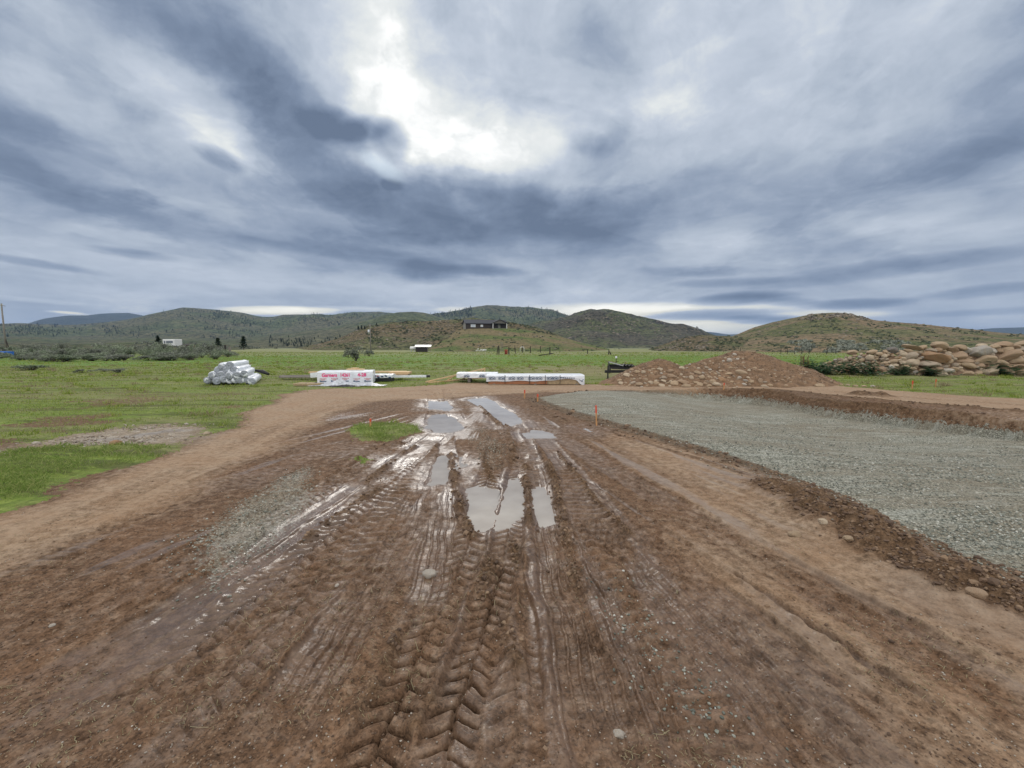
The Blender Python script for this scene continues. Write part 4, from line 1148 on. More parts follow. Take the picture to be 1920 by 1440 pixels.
M_BLUEINK = simple('blue_ink', (.05, .09, .17), .6, .2, 40)
M_REDINK = simple('red_ink', (.50, .09, .10), .6, .2, 40)
M_STRAP = simple('black_strap', (.02, .02, .02), .5, .1)
M_ORANGE = simple('orange_marking_paint', (.62, .085, .04), .6, .12, 30)
M_STAKE = simple('stake_wood', (.50, .26, .11), .8, .2, 12, stretch=(6, 6, 1))

# ------------------------------------------------------------------ insulation rolls in plastic, stacked on the grass
ROLL_Y = 17.9
ROLL_DIR = Vector((-.40, .917, 0)).normalized()
def roll_meshes(seed, fat):
    r = random.Random(seed)
    n = 22; L = 2.9; rad = .155 * fat
    pts = []; rads = []
    for i, (s, k) in enumerate([(0, .80), (.02, .93), (.06, 1), (.5, 1.02), (1.0, .99), (1.5, 1.02), (2.1, .99), (2.7, 1.01), (2.84, .97), (2.9, .80)]):
        pts.append((r.uniform(-.008, .008), s, r.uniform(-.008, .008))); rads.append(rad * k)
    body = MB().tube(pts, rads, n).build('plastic_sleeve', M_WRAP, smooth=True, link=False)
    e = MB()
    # pleated, gathered film over the near end
    V = []; F = []
    rings = [(.86, .015), (.95, -.012), (.80, -.04), (.55, -.035), (.30, -.030), (.12, -.06)]
    for j, (k, y) in enumerate(rings):
        for i in range(n):
            a = 2 * math.pi * i / n
            q = k * rad * (1 + (.07 * r.uniform(-1, 1) if j > 1 else .03 * r.uniform(-1, 1)))
            V.append((math.cos(a) * q, y + r.uniform(-.010, .010) * (j > 0), math.sin(a) * q - .012 * j))
    for j in range(len(rings) - 1):
        for i in range(n): F.append((j * n + i, (j + 1) * n + i, (j + 1) * n + (i + 1) % n, j * n + (i + 1) % n))
    V.append((0, -.07, -.05)); c = len(V) - 1; b0 = (len(rings) - 1) * n
    for i in range(n): F.append((b0 + i, c, b0 + (i + 1) % n))
    e.add(V, F)
    end = e.build('gathered_end', M_GREYEND, smooth=True, link=False)
    t = MB()
    for k in range(3):
        a = r.uniform(-.8, .8)
        t.add([(-.05, 2.88, 0), (.05, 2.88, .02), (.09 + a * .05, 3.06 + r.uniform(0, .08), -.02 + .07 * k), (-.03 + a * .05, 3.02, .05 * k)], [(0, 1, 2, 3)])
    tail = t.build('film_tail', M_WRAP, link=False)
    return body, end, tail
ROLL_M = [roll_meshes(i, f) for i, f in enumerate((1.0, 1.05, .96, 1.08))]
ROLLS = [  # front end in the photograph, label
    (389, 713.5, 'leftmost roll of the bottom row, end bulging, lying apart on the grass'), (406, 714, 'second from the left in the bottom row'), (419, 712, 'third from the left in the bottom row, end film slumped'),
    (431, 713, 'bottom row roll in the middle with loose film in front'), (441, 713, 'bottom row roll fourth from the right'), (451, 713, 'bottom row roll third from the right'), (461, 713, 'bottom row roll next to the rightmost one, long white side showing'), (471.5, 715, 'rightmost roll of the bottom row lying on the grass with torn tail'),
    (398, 703.5, 'leftmost roll of the second row'), (415, 704, 'second row roll next to the leftmost'), (430, 704, 'middle roll of the second row'), (445, 704, 'second row roll left of its rightmost'), (458.5, 701, 'rightmost roll of the second row, perched with its whole white side showing'),
    (409, 694.5, 'leftmost roll of the third row'), (425, 694, 'middle roll of the third row'), (441, 695, 'right roll of the third row with reddish print on its side'),
    (416, 686.5, 'left one of the two rolls on top of the stack'), (431.5, 685.5, 'right one of the two rolls on top of the stack')]
for i, (px, py, lab) in enumerate(ROLLS):
    Y = ROLL_Y - .0 + (.16 if py < 700 else 0) + rr.uniform(-.06, .06)
    p = AT(px, py, Y)
    ry = math.atan2(-ROLL_DIR.x, ROLL_DIR.y)
    t = thing('insulation_roll', 'white wrapped roll, ' + lab, 'roll', (p.x, p.y, p.z), ry + rr.uniform(-.05, .05), 'stacked white plastic wrapped rolls')
    b, e, tl = ROLL_M[(i * 5 + 2) % 4]
    inst('plastic_sleeve', b, (0, 0, 0), (0, rr.uniform(0, 6), 0), parent=t)
    inst('gathered_end', e, (0, 0, 0), (0, rr.uniform(0, 6), 0), parent=t)
    inst('film_tail', tl, (0, 0, 0), parent=t)
p = G(441, 710); q = MB().tube([(0, 0, .28), (.35, .05, .22), (.65, 0, .1)], [.05, .10, .06], 8)
o = q.build('black_film_scrap', M_BLACKFILM, smooth=True); o.location = AT(494, 697, 20.6) - Vector((.4, 0, .22))
tag(o, 'scrap of black film sticking out behind the white rolls at right', 'film scrap')

# ------------------------------------------------------------------ lettering
def text_mesh(name, s, size, mat, loc, rot, parent, sx=1.0, bold=0.0, shear=0.0):
    cu = bpy.data.curves.new(name, 'FONT'); cu.body = s; cu.size = size; cu.align_x = 'CENTER'; cu.align_y = 'CENTER'
    cu.offset = bold; cu.extrude = .002; cu.shear = shear; cu.resolution_u = 3
    o = bpy.data.objects.new(name, cu)
    me = bpy.data.meshes.new_from_object(o)
    bpy.data.objects.remove(o); bpy.data.curves.remove(cu)
    me.materials.clear(); me.materials.append(mat); me.name = name
    q = inst(name, me, loc, rot, (sx, 1, 1), parent)
    return q

# ------------------------------------------------------------------ wrapped board pack with pink marking
p0 = G(594, 722.5); w = 100 * p0[1] / FOC
pk = thing('wrapped_board_pack', 'white wrapped pack of boards with pink hand lettering on its long side', 'lumber pack', (p0[0] + w / 2, p0[1] + .25, gz(*p0)), R(13))
H0, HP, DP = .07, .50, 1.25
def soft_box(w, d, h, z0, jit, seed, nx=26, nz=6):
    """a wrapped block: box with rounded shoulders and slack film"""
    r = random.Random(seed); V = []; F = []
    sec = []
    pr = [(-d / 2, 0), (-d / 2 - .004, h * .35), (-d / 2, h * .7), (-d / 2 + .008, h * .93), (-d / 2 + .05, h), (0, h + .01), (d / 2 - .05, h), (d / 2, h * .93), (d / 2, h * .4), (d / 2, 0)]
    for i in range(nx + 1):
        x = -w / 2 + w * i / nx
        for (y, z) in pr:
            V.append((x, y + r.uniform(-jit, jit) * (.3 if z == h else 1), z0 + z + r.uniform(-jit, jit) * .6))
    m = len(pr)
    for i in range(nx):
        for j in range(m - 1): F.append((i * m + j, i * m + j + 1, (i + 1) * m + j + 1, (i + 1) * m + j))
    F.append(tuple(range(m))[::-1][::-1]); F.append(tuple(nx * m + j for j in range(m))[::-1])
    return V, F
b = MB(); b.add(*soft_box(w, DP, HP, H0, .006, 3)); b.build('plastic_wrap', M_WRAP, pk, smooth=False).location = (0, DP / 2, 0)
for x in (-w * .38, 0, w * .38):
    MB().box((x, DP / 2, H0 / 2), (.10, DP * .96, H0)).build('skid', M_OLDWOOD, pk)
fr = (R(90), 0, 0)
text_mesh('hand_lettering', 'Garners', .21, M_PINK, (-w * .285, -.014, H0 + HP * .70), fr, pk, .86, .006, .1)
text_mesh('hand_lettering', '14261', .20, M_PINK, (-.01, -.014, H0 + HP * .69), fr, pk, .82, .006)
text_mesh('hand_lettering', '4-28', .20, M_PINK, (w * .30, -.014, H0 + HP * .69), fr, pk, .95, .006)
for k in range(5):
    x = -w * .40 + w * .2 * k; zz = H0 + HP * (.34 if k < 3 else .30)
    q = MB()
    for j in range(5): q.box((x - .10 + .055 * j, -.012, zz + .035), (.035, .004, .03))
    for j in range(3): q.box((x - .05 + .05 * j, -.012, zz - .015), (.035, .004, .024))
    q.build('printed_mark', M_REDINK, pk)
    q = MB(); q.box((x, -.012, zz - .075), (.26, .004, .035)); q.box((x - .10, -.012, zz - .045), (.05, .004, .03))
    q.build('printed_mark', M_BLUEINK, pk)
# sticks on top of the pack
for a, bb, y, z, lab in ((656, 687, .3, .02, 'flat tan board lying across the top of the pink lettered pack'), (664, 676, .3, .065, 'short tan block on the board on top of the pink lettered pack')):
    c = AT((a + bb) / 2, 692, 19.0); L = (bb - a) * 19.0 / FOC
    o = MB().box((0, 0, 0), (L, .25, .045), None, .004).build('loose_board', M_LUMBER); o.location = (c.x, p0[1] + 1.0, gz(*p0) + H0 + HP + .035 + z)
    tag(o, lab, 'board')
# slack tarpaulin on the ground before it
def tarp(px0, px1, py, seed, depth=.75, hgt=.26):
    a = G(px0, py); b_ = G(px1, py); L = b_[0] - a[0]; nx, ny = 60, 22; V = []
    for j in range(ny):
        for i in range(nx):
            s = i / (nx - 1); tt = j / (ny - 1)
            f = vnoise(np.array([s * 5.2 + seed]), np.array([tt * 2.2 + seed]), 5)[0]; g = vnoise(np.array([s * 14 + seed]), np.array([tt * 3 + s * 6]), 6)[0]
            arch = math.sin(math.pi * min(1, max(0, s * 1.05))) ** .6
            z = .02 + hgt * arch * (1 - abs(2 * tt - 1.05) ** 1.6) * (.35 + .9 * f) + .06 * (g - .5) * arch
            V.append((a[0] + L * s + .12 * (f - .5), a[1] - .12 + depth * tt + .10 * (g - .5), max(.012, z)))
    return V, grid_faces(ny, nx)
V, F = tarp(578, 722, 723.5, 2, .62, .20)
tp = mesh_np('crumpled_tarp', V, F, M_FILM)
tp.location.z = gz(*G(650, 722))
tag(tp, 'crumpled white and black plastic sheet on the ground before the lettered pack', 'tarp')
V, F = tarp(573, 612, 722, 9, .40, .10); ub = mesh_np('black_underside', V, F, M_BLACKFILM, tp); ub.location = (0, -.10, .012)
V, F = tarp(620, 676, 725, 14, .30, .06); ub = mesh_np('black_underside', V, F, M_BLACKFILM, tp); ub.location = (0, -.02, .005)

def plank(name, pa, pb, Y0, Y1, w, h, mat, lab, cat='board', z0=None, group=None):
    a = AT(*pa, Y0); b_ = AT(*pb, Y1)
    o = MB().bar((0, 0, 0), b_ - a, w, h).build(name, mat); o.location = a
    return tag(o, lab, cat, group)
plank('sheathing_panel', (556, 720), (606, 720), 17.7, 17.7, .55, .09, M_PANEL, 'brown board pack lying flat at the left foot of the lettered pack')
for k, (py, Y) in enumerate(((707.0, 20.6), (704.8, 21.2))):
    plank('grey_board', (526, py), (600, py - .6), Y, Y, .30, .06, M_OLDWOOD, ('near' if k == 0 else 'far') + ' one of two weathered grey boards on the grass left of the lettered pack')
plank('white_film_roll', (584, 703.5), (604, 702), 20.2, 20.2, .25, .22, M_WRAP, 'white wrapped end peeping out left of the lettered pack', 'pack')
plank('yellow_board', (580, 698), (600, 697.6), 21.5, 21.5, .2, .08, M_LUMBER, 'yellow board end showing behind the left of the lettered pack')
# smaller wrapped bundle at the right
c = AT(714, 706, 19.6)
wb_ = thing('wrapped_bundle', 'low white wrapped bundle with dark print right of the lettered pack', 'lumber pack', (c.x, 19.6, gz(c.x, 19.6)))
b = MB(); b.add(*soft_box(1.22, .6, .16, .19, .01, 8, 12)); b.build('plastic_wrap', M_WRAP, wb_)
q = MB()
for j in range(7): q.box((-.52 + .17 * j, -.312, .25 + .03 * ((j * 7) % 3 - 1)), (.11, .01, .06), (0, .2 * (j % 2), 0))
q.build('printed_mark', M_BLUEINK, wb_)
q = MB()
for j in range(3): q.box((-.45 + .2 * j, -.318, .28), (.12, .008, .035))
q.build('printed_mark', M_REDINK, wb_)
b = MB(); b.box((0, 0, .095), (1.1, .5, .19)); b.build('dark_base', M_BLACKFILM, wb_)
plank('light_board', (692, 697.2), (762, 697), 20.9, 20.9, .35, .07, M_LUMBER, 'long pale board in the stack right of the lettered pack')
plank('light_board', (732, 698.5), (770, 698.6), 20.6, 20.6, .55, .10, M_LUMBER, 'short pale thick board on top at the right of the lettered pack')
plank('brown_board', (730, 702), (767, 702), 20.5, 20.5, .5, .09, M_PANEL, 'brown board under the short pale one')
pp = plank('white_pipe', (690, 706.5), (803, 705.2), 20.2, 20.2, .12, .10, M_WRAP, 'long white square post lying on the grass with dark end', 'post')
q = MB().box((0, 0, 0), (.16, .13, .11)); o = q.build('dark_end', M_BLACK, pp); d_ = AT(803, 705.2, 20.2) - AT(690, 706.5, 20.2); o.location = d_

# ------------------------------------------------------------------ roof trusses leaning behind the long pack
tip = AT(798, 716, 18.6); top = AT(908, 691.5, 20.4); foot = AT(909, 707, 20.4); mid = AT(862, 706.8, 19.6)
for k in range(3):
    off = Vector((.01 * k, .05 * k, 0))
    t = thing('roof_truss', ('front', 'middle', 'back')[k] + ' roof truss of three leaning together, pale timber tapering to a point', 'roof truss', tip + off, 0, 'three pale timber roof trusses')
    T = lambda v: v - tip
    low_r = Vector((top.x, top.y, foot.z))
    for nm, a, b_, ww in (('top_chord', Vector((0, 0, 0)), T(top), .055), ('bottom_chord', Vector((.12, .02, -.03)), T(low_r) - Vector((0, 0, .03)), .055), ('king_post', T(low_r), T(top) + Vector((0, 0, .03)), .10)):
        MB().bar(a, b_, .04, ww).build(nm, M_LUMBER, t)
    for f in (.35, .62, .85):
        a = T(tip + (low_r - tip) * f); b_ = T(tip + (top - tip) * min(1, f + .12))
        MB().bar(a, b_, .038, .045).build('web', M_LUMBER, t)

# ------------------------------------------------------------------ long wrapped pack of joists
a = G(912, 720.5); b_ = G(1095, 720); L = b_[0] - a[0]
jp = thing('wrapped_joist_pack', 'long low white wrapped timber pack with printed house marks and wood showing below', 'lumber pack', ((a[0] + b_[0]) / 2, a[1], gz(a[0] + 2, a[1])), R(.6))
HH = .415; DJ = 1.15
b = MB().box((-L * .18, DJ / 2, .12), (L * .60, DJ - .06, .18)); b.build('timber_core', M_ORANGEWOOD, jp)
b = MB().box((L * .295, DJ / 2, .13), (L * .345, DJ - .055, .22)); b.build('timber_core', M_PANEL, jp)
q = MB()
V = []; nx = 64
hem = lambda s: .165 + .015 * math.sin(s * 23) + (.10 * math.exp(-((s - .80) / .10) ** 2)) - (.16 * sstep(.91, .97, s)) - .03 * sstep(.3, 0, s)
for i in range(nx + 1):
    s = i / nx; x = -L / 2 + L * s; hb = float(hem(s))
    j = (vnoise(np.array([s * 40]), np.array([.5]), 3)[0] - .5) * .02
    for y, z in ((-.012 + j, hb), (-.02 + j * .5, hb * .5 + HH * .5), (-.006, HH - .03), (.05, HH), (DJ / 2, HH + .008), (DJ - .05, HH), (DJ, HH - .04), (DJ, .12)): V.append((x, y, z))
m_ = 8
F = [(i * m_ + k, i * m_ + k + 1, (i + 1) * m_ + k + 1, (i + 1) * m_ + k) for i in range(nx) for k in range(m_ - 1)]
F += [tuple(range(m_)), tuple(nx * m_ + k for k in range(m_))[::-1]]
q.add(V, F); q.build('plastic_wrap', M_WRAP, jp)
for s in (.19, .44, .60, .75):
    x = -L / 2 + L * s
    MB().bar((x, -.03, .04), (x, -.03, HH), .022, .006, (0, 1, 0)).build('strap', M_STRAP, jp)
for x in (-L * .42, 0, L * .42): MB().box((x, DJ / 2, .02), (.09, DJ, .06)).build('skid', M_OLDWOOD, jp)
def house_mark(x, z, k=1.0):
    m = MB(); y = -.034
    pts = [(-.15, -.05), (-.15, .0), (-.085, .065), (-.02, .0), (.0, .065), (.09, .065), (.15, .0), (.15, -.05)]
    for (x0, z0), (x1, z1) in zip(pts, pts[1:]):
        m.bar((x + x0 * k, y, z + z0 * k), (x + x1 * k, y, z + z1 * k), .016, .006, (0, 1, 0))
    m.bar((x - .15 * k, y, z - .05 * k), (x + .15 * k, y, z - .05 * k), .016, .006, (0, 1, 0))
    m.box((x - .085 * k, y, z - .015 * k), (.05 * k, .006, .045 * k)); m.box((x + .06 * k, y, z - .01 * k), (.09 * k, .006, .035 * k))
    return m
for s in (.06, .155, .26, .345, .46, .535, .65, .70):
    house_mark(-L / 2 + L * s, .285, .9).build('printed_mark', M_BLUEINK, jp)
m = MB()
for j in range(7): m.box((L * (.26 + .022 * j), -.032, .30 - .002 * j), (.06, .005, .035))
m.bar((L * .465, -.03, .14), (L * .49, -.03, .24), .02, .005, (0, 1, 0)); m.bar((L * .445, -.03, .22), (L * .485, -.03, .12), .02, .005, (0, 1, 0))
m.build('printed_mark', M_BLUEINK, jp)
q = MB(); q.bar((-L / 2, -.026, .335), (L * .3, -.026, .33), .012, .004, (0, 1, 0)); q.build('printed_mark', M_BLUEINK, jp)
a = AT(861, 704, 19.8); b_ = AT(914, 704, 19.8); L2 = b_.x - a.x + .5
j2 = thing('wrapped_joist_pack', 'shorter white wrapped pack end sticking out left behind the long wrapped pack', 'lumber pack', ((a.x + b_.x) / 2 + .25, 19.3, gz(a.x, 19.3)))
q = MB(); q.add(*soft_box(L2, .9, .22, .20, .012, 5, 20)); q.build('plastic_wrap', M_WRAP, j2)
for s in (-.25, .12, .3): house_mark(L2 * s, .29, .8).build('printed_mark', M_BLUEINK, j2)
for o in j2.children:
    if o.name.startswith('printed'): o.location.y = -.44
for x in (-L2 * .2, L2 * .35): MB().box((x, 0, .10), (.12, .7, .2)).build('skid', M_OLDWOOD, j2)

# ------------------------------------------------------------------ black drawbar trailer behind the pile
tr = AT(1150, 701, 21.5); tr = thing('trailer', 'black steel trailer drawbar with jack and pale boards showing left of the dirt pile', 'trailer', (tr.x, 21.5, gz(tr.x, 21.5)), R(-6))
u = 21.5 / FOC; tr.scale = (.92, .92, .86)
MB().bar((-17 * u, 0, .42), (40 * u, .3, .42), .10, .16).build('drawbar', M_BLACK, tr)
MB().bar((-6 * u, .9, .70), (44 * u, .9, .70), .07, .22).build('side_rail', M_BLACK, tr)
MB().bar((-6 * u, .2, .62), (44 * u, .2, .56), .06, .10).build('side_rail', M_BLACK, tr)
MB().bar((-6 * u, .2, .42), (-6 * u, .9, .82), .06, .30).build('head_board', M_BLACK, tr)
q = MB().bar((-11 * u, 0, 0), (-11 * u, 0, .78), .07).bar((-11 * u - .07, 0, .02), (-11 * u + .09, 0, .02), .14, .04); q.build('jack_stand', M_BLACK, tr)
MB().bar((-7 * u, .5, .96), (22 * u, .5, .74), .30, .05).build('ramp', M_STEEL, tr)
MB().tube([(8 * u, .6, .7), (8 * u, .6, 1.18)], .02, 6).build('upright', M_BLACK, tr)
MB().box((8 * u, .6, 1.24), (.10, .08, .12), None, .02).build('lamp', M_WRAP, tr)
for k in range(5):
    MB().tube([(20 * u + .17 * k, .5, .66), (20 * u + .17 * k + .1, .5, .84 - .03 * k), (20 * u + .17 * k + .2, .6, .60)], .05, 7).build('hose', M_BLACK, tr, True)

# ------------------------------------------------------------------ survey stakes
STAKES = [(694.5, 785, 800, 'left of the puddles in the grass tuft'), (983.5, 731, 747, 'at the far end of the puddles, the left of two'), (1008, 739, 753, 'at the far gravel corner beside another stake'), (1118.5, 760, 798, 'standing alone in the near edge of the gravel'),
          (1312, 716, 731, 'in front of the dirt pile, left of two'), (1357, 718, 729, 'in front of the dirt pile, right of two'), (1551.5, 739, 759, 'on the gravel below the cut bank'), (1710, 714, 731, 'beyond the dirt road by the grass, left of two'), (1754, 711, 726, 'beyond the dirt road by the grass, right of two')]
for i, (px, pt, pb, lab) in enumerate(STAKES):
    x, y = G(px, pb); z = gz(x, y); x, y = G(px, pb, z); h = (pb - pt) * y / FOC * 1.02
    t = thing('survey_stake', 'orange topped wooden stake ' + lab, 'stake', (x, y, z), rr.uniform(-.5, .5), 'orange survey stakes')
    t.rotation_euler.x = rr.uniform(-.05, .05); t.rotation_euler.y = rr.uniform(-.05, .05)
    ws = .030 if y < 12 else .036
    MB().bar((0, 0, -.12), (0, 0, h * .62), ws, .022).build('wood_shaft', M_STAKE, t)
    q = MB().bar((0, 0, h * .621), (0, 0, h), ws * 1.06, .024)
    q.build('painted_top', M_ORANGE, t)
    if y > 14:
        q = MB()
        for k in range(6):
            a = k * 1.05; q.add([(0, 0, h * .9), (.012, 0, h * .9), (.11 * math.cos(a), .11 * math.sin(a), h * (.78 + .05 * (k % 3)))], [(0, 1, 2)])
        q.build('flagging', M_ORANGE, t)

# ------------------------------------------------------------------ house on the knoll
M_ROOF = simple('dark_shingle', (.030, .032, .042), .8, .35, 4)
M_SIDING = simple('dark_siding', (.045, .036, .032), .8, .3, 3)
M_GABLE = simple('pale_siding', (.30, .285, .25), .8, .12, 3)
M_TRIM = simple('white_trim', (.70, .70, .68), .6, .08)
M_PANE = simple('window_pane', (.55, .60, .66), .15, .2, 1.5)
hp = AT(912, 616, 203); hzv = hp.z
hs = thing('house', 'long low dark house with gabled porch on top of the green knoll', 'house', (hp.x, 203, hzv), R(14))
Lh, Dh, Hw, Hr = 19.5, 9.0, 2.5, 1.9
b = MB(); b.box((0, Dh / 2, Hw / 2 - .5), (Lh, Dh, Hw + 1)); b.build('wall', M_SIDING, hs)
b = MB(); b.add([(-Lh / 2 - .02, 0, -1), (-Lh / 2 - .02, Dh, -1), (-Lh / 2 - .02, Dh, Hw), (-Lh / 2 - .02, Dh / 2, Hw + Hr - .1), (-Lh / 2 - .02, 0, Hw)], [(0, 4, 3, 2, 1)]); b.build('gable_wall', M_GABLE, hs)
ov = .6
def gable_roof(x0, x1, y0, y1, zb, zr, th=.18):
    ym = (y0 + y1) / 2; V = []
    for x in (x0, x1): V += [(x, y0, zb), (x, ym, zr), (x, y1, zb), (x, y0, zb - th), (x, ym, zr - th), (x, y1, zb - th)]
    return V, [(0, 6, 7, 1), (1, 7, 8, 2), (4, 10, 9, 3), (5, 11, 10, 4), (0, 3, 9, 6), (2, 8, 11, 5), (0, 1, 4, 3), (1, 2, 5, 4), (6, 9, 10, 7), (7, 10, 11, 8)]
b = MB(); b.add(*gable_roof(-Lh / 2 - ov, Lh / 2 + ov, -ov, Dh + ov, Hw - .15, Hw + Hr)); b.build('roof', M_ROOF, hs)
# porch gable facing the meadow
x0, x1 = 2.4, 9.4; b = MB(); ym = (x0 + x1) / 2
V = []
for y in (-3.2, Dh * .5): V += [(x0 - .5, y, Hw - .05), (ym, y, Hw + 1.75), (x1 + .5, y, Hw - .05), (x0 - .5, y, Hw - .23), (ym, y, Hw + 1.55), (x1 + .5, y, Hw - .23)]
b.add(V, [(0, 1, 7, 6), (1, 2, 8, 7), (3, 9, 10, 4), (4, 10, 11, 5), (0, 6, 9, 3), (2, 5, 11, 8), (0, 3, 4, 1), (1, 4, 5, 2)]); b.build('porch_roof', M_ROOF, hs)
b = MB(); b.add([(x0, -2.9, Hw - .2), (x1, -2.9, Hw - .2), (ym, -2.9, Hw + 1.45)], [(0, 1, 2)]); b.build('porch_gable', simple('gable_shingle', (.12, .11, .095), .85), hs)
for x in (x0 + .2, x1 - .2): MB().box((x, -2.8, (Hw - 1.3) / 2), (.28, .28, Hw + 1)).build('porch_post', M_TRIM, hs)
MB().box((ym, -1.5, -.35), (x1 - x0, 3.0, .7)).build('porch_deck', M_GABLE, hs)
for x, ww, hh in ((-6.3, 2.3, 1.35), (-2.2, 1.2, 1.0)):
    f = MB().box((x, -.04, 1.25), (ww, .08, hh)).build('window', M_TRIM, hs)
    MB().box((x, -.09, 1.25), (ww - .3, .04, hh - .3)).build('pane', M_PANE, f)
MB().box((6.2, -.05, 1.0), (1.1, .1, 2.0)).build('door', M_GABLE, hs)

# ------------------------------------------------------------------ sheds, camper, tank, barrel and scrap
M_TIN = simple('tin_roof', (.22, .22, .215), .45, .15, 2)
sp_ = AT(792, 657, 112); sh = thing('shed', 'small dark open shed with pale tin roof at the far meadow edge', 'shed', (sp_.x, 112, 0), R(6))
b = MB(); b.box((-.3, 1.2, .66), (2.9, 2.2, 1.32)); b.build('wall', simple('dark_planks', (.035, .03, .028), .9, .4, 4), sh)
b = MB(); b.box((.1, 1.1, 1.55), (4.3, 2.8, .12), (R(11), 0, 0)); b.build('roof', M_TIN, sh)
for x in (1.4, 2.0): MB().bar((x, 0, 0), (x, 0, 1.22), .12).build('post', M_OLDWOOD, sh)
c = AT(774, 650, 115); o = thing('propane_tank', 'white round tank beside the small shed', 'tank', (c.x, 115, 0))
MB().tube([(-.75, 0, .95), (-.65, 0, .95), (.65, 0, .95), (.75, 0, .95)], [.25, .48, .48, .25], 14).build('vessel', M_TRIM, o, True)
for x in (-.4, .4): MB().box((x, 0, .25), (.14, .6, .5)).build('foot', M_STEEL, o)
c = on_hill('left_foreland', 324, 649) or AT(324, 649, 170); k_ = c.y / 92; o = thing('camper', 'white camper trailer half hidden behind the sagebrush', 'camper', (c.x, c.y, c.z - .6), R(-12)); o.scale = (k_ * .80, k_ * .8, k_ * .90)
MB().box((0, 0, 1.15), (3.9, 2.2, 1.65), None, .12).build('body', M_TRIM, o)
for x, w_ in ((-1.25, .5), (.35, 2.2)): MB().box((x, -1.115, 1.3), (w_, .03, .55), None).build('window', simple('grey_glass', (.16, .18, .20), .25), o)
for x in (-.4, .4): MB().tube([(x, -1.1, .25), (x, -.9, .25)], .3, 14).build('wheel', M_BLACK, o)
c = AT(4, 666, 60); o = thing('covered_trailer', 'blue tarp covered load at the left edge of the meadow', 'trailer', (c.x, 60, 0))
V, F = soft_box(2.0, 1.2, .55, .28, .05, 4, 10); b = MB(); b.add(V, F); b.build('blue_tarp', simple('blue_tarp', (.03, .14, .50), .5, .2, 4), o)
MB().box((0, 0, .2), (1.9, 1.0, .2)).build('bed', M_TIN, o)
for x in (-.6, .6): MB().tube([(x, -.62, .18), (x, -.5, .18)], .18, 12).build('wheel', M_BLACK, o)
c = AT(354, 640, 88); o = thing('red_shed', 'dark red roofed shed in the sagebrush right of the camper', 'shed', (c.x, 88, 0))
MB().box((0, 0, .9), (1.4, 1.4, 1.8)).build('wall', simple('red_boards', (.14, .03, .022), .8), o)
MB().box((0, -.1, 1.85), (1.8, 1.9, .12), (R(10), 0, 0)).build('roof', M_DARKPOST, o)
c = AT(55, 648, 110); o = thing('white_roof', 'low white roofed building far behind the sagebrush at left', 'building', (c.x, 110, 0))
MB().box((0, 0, .45), (2.6, 2, .9)).build('wall', M_TIN, o); MB().box((0, 0, .98), (2.9, 2.4, .14)).build('roof', M_TRIM, o)
c = AT(427, 650, 72); o = thing('wooden_frame', 'two dark upright boards at the right end of the sagebrush', 'frame', (c.x, 72, 0), R(20))
MB().bar((-.35, 0, 0), (-.35, 0, 1.75), .22, .35).build('upright', M_DARKPOST, o); MB().bar((.25, .1, 0), (.25, .1, 1.45), .3, .2).build('upright', M_OLDWOOD, o); MB().bar((-.5, 0, 1.7), (.1, 0, 1.7), .1).build('cross_bar', M_OLDWOOD, o)
c = AT(949, 664, 85); o = thing('red_barrel', 'rusty red barrel beside the corral posts', 'barrel', (c.x, 85, gz(c.x, 85)))
MB().tube([(0, 0, .0), (0, 0, .3), (0, 0, .32), (0, 0, .6), (0, 0, .62), (0, 0, .95)], [.29, .29, .31, .29, .31, .29], 14).build('drum', simple('rust_red', (.30, .06, .035), .7, .3), o, True)
MB().tube([(0, 0, .951), (0, 0, .98)], .27, 14).build('lid', M_DARKPOST, o)
c = AT(902, 656, 118); o = thing('scrap_heap', 'little white heap of scrap at the foot of the house knoll', 'scrap heap', (c.x, 118, .1))
b = MB()
for k in range(16): b.box((rr.uniform(-1.4, 1.4), rr.uniform(-.4, .4), rr.uniform(.1, .5)), (rr.uniform(.3, .9), .3, .12), (rr.uniform(-.6, .6), rr.uniform(-.6, .6), rr.uniform(0, 3)))
b.build('white_scrap', M_TRIM, o)

# ------------------------------------------------------------------ power poles
def pole(px, pt, Y, lab, lean=0.0, xf=True, zb=0.0):
    c = AT(px, 650, Y); h = AT(px, pt, Y).z - zb
    o = thing('power_pole', lab, 'power pole', (c.x, Y, zb)); o.rotation_euler.y = lean
    MB().tube([(0, 0, -.4), (0, 0, h)], [.17, .11], 9).build('pole', simple('pole_wood', (.20, .185, .165), .9, .3, 5, stretch=(6, 6, .6)), o, True)
    return o, h
o, h = pole(695, 607, 125, 'tall wooden power pole with grey transformer at the foot of the rocky hill')
MB().tube([(-.42, 0, h - 3.0), (-.42, 0, h - 1.7)], .30, 12).build('transformer', M_STEEL, o, True); MB().bar((-.4, 0, h - 2.2), (.05, 0, h - 2.2), .12).build('bracket', M_STEEL, o)
MB().bar((-.6, 0, h - .4), (.6, 0, h - .4), .1).build('cross_arm', M_OLDWOOD, o)
o, h = pole(11, 569, 85, 'tall grey power pole at the far left edge with short cross arm')
MB().bar((-.35, 0, h - .35), (.75, 0, h - .5), .09).build('cross_arm', M_OLDWOOD, o); MB().tube([(.2, 0, h - .3), (.2, 0, h - .1)], .06, 8).build('insulator', M_TRIM, o)
MB().bar((0, 0, 3.2), (.9, 0, 0), .12).build('brace', M_DARKPOST, o)

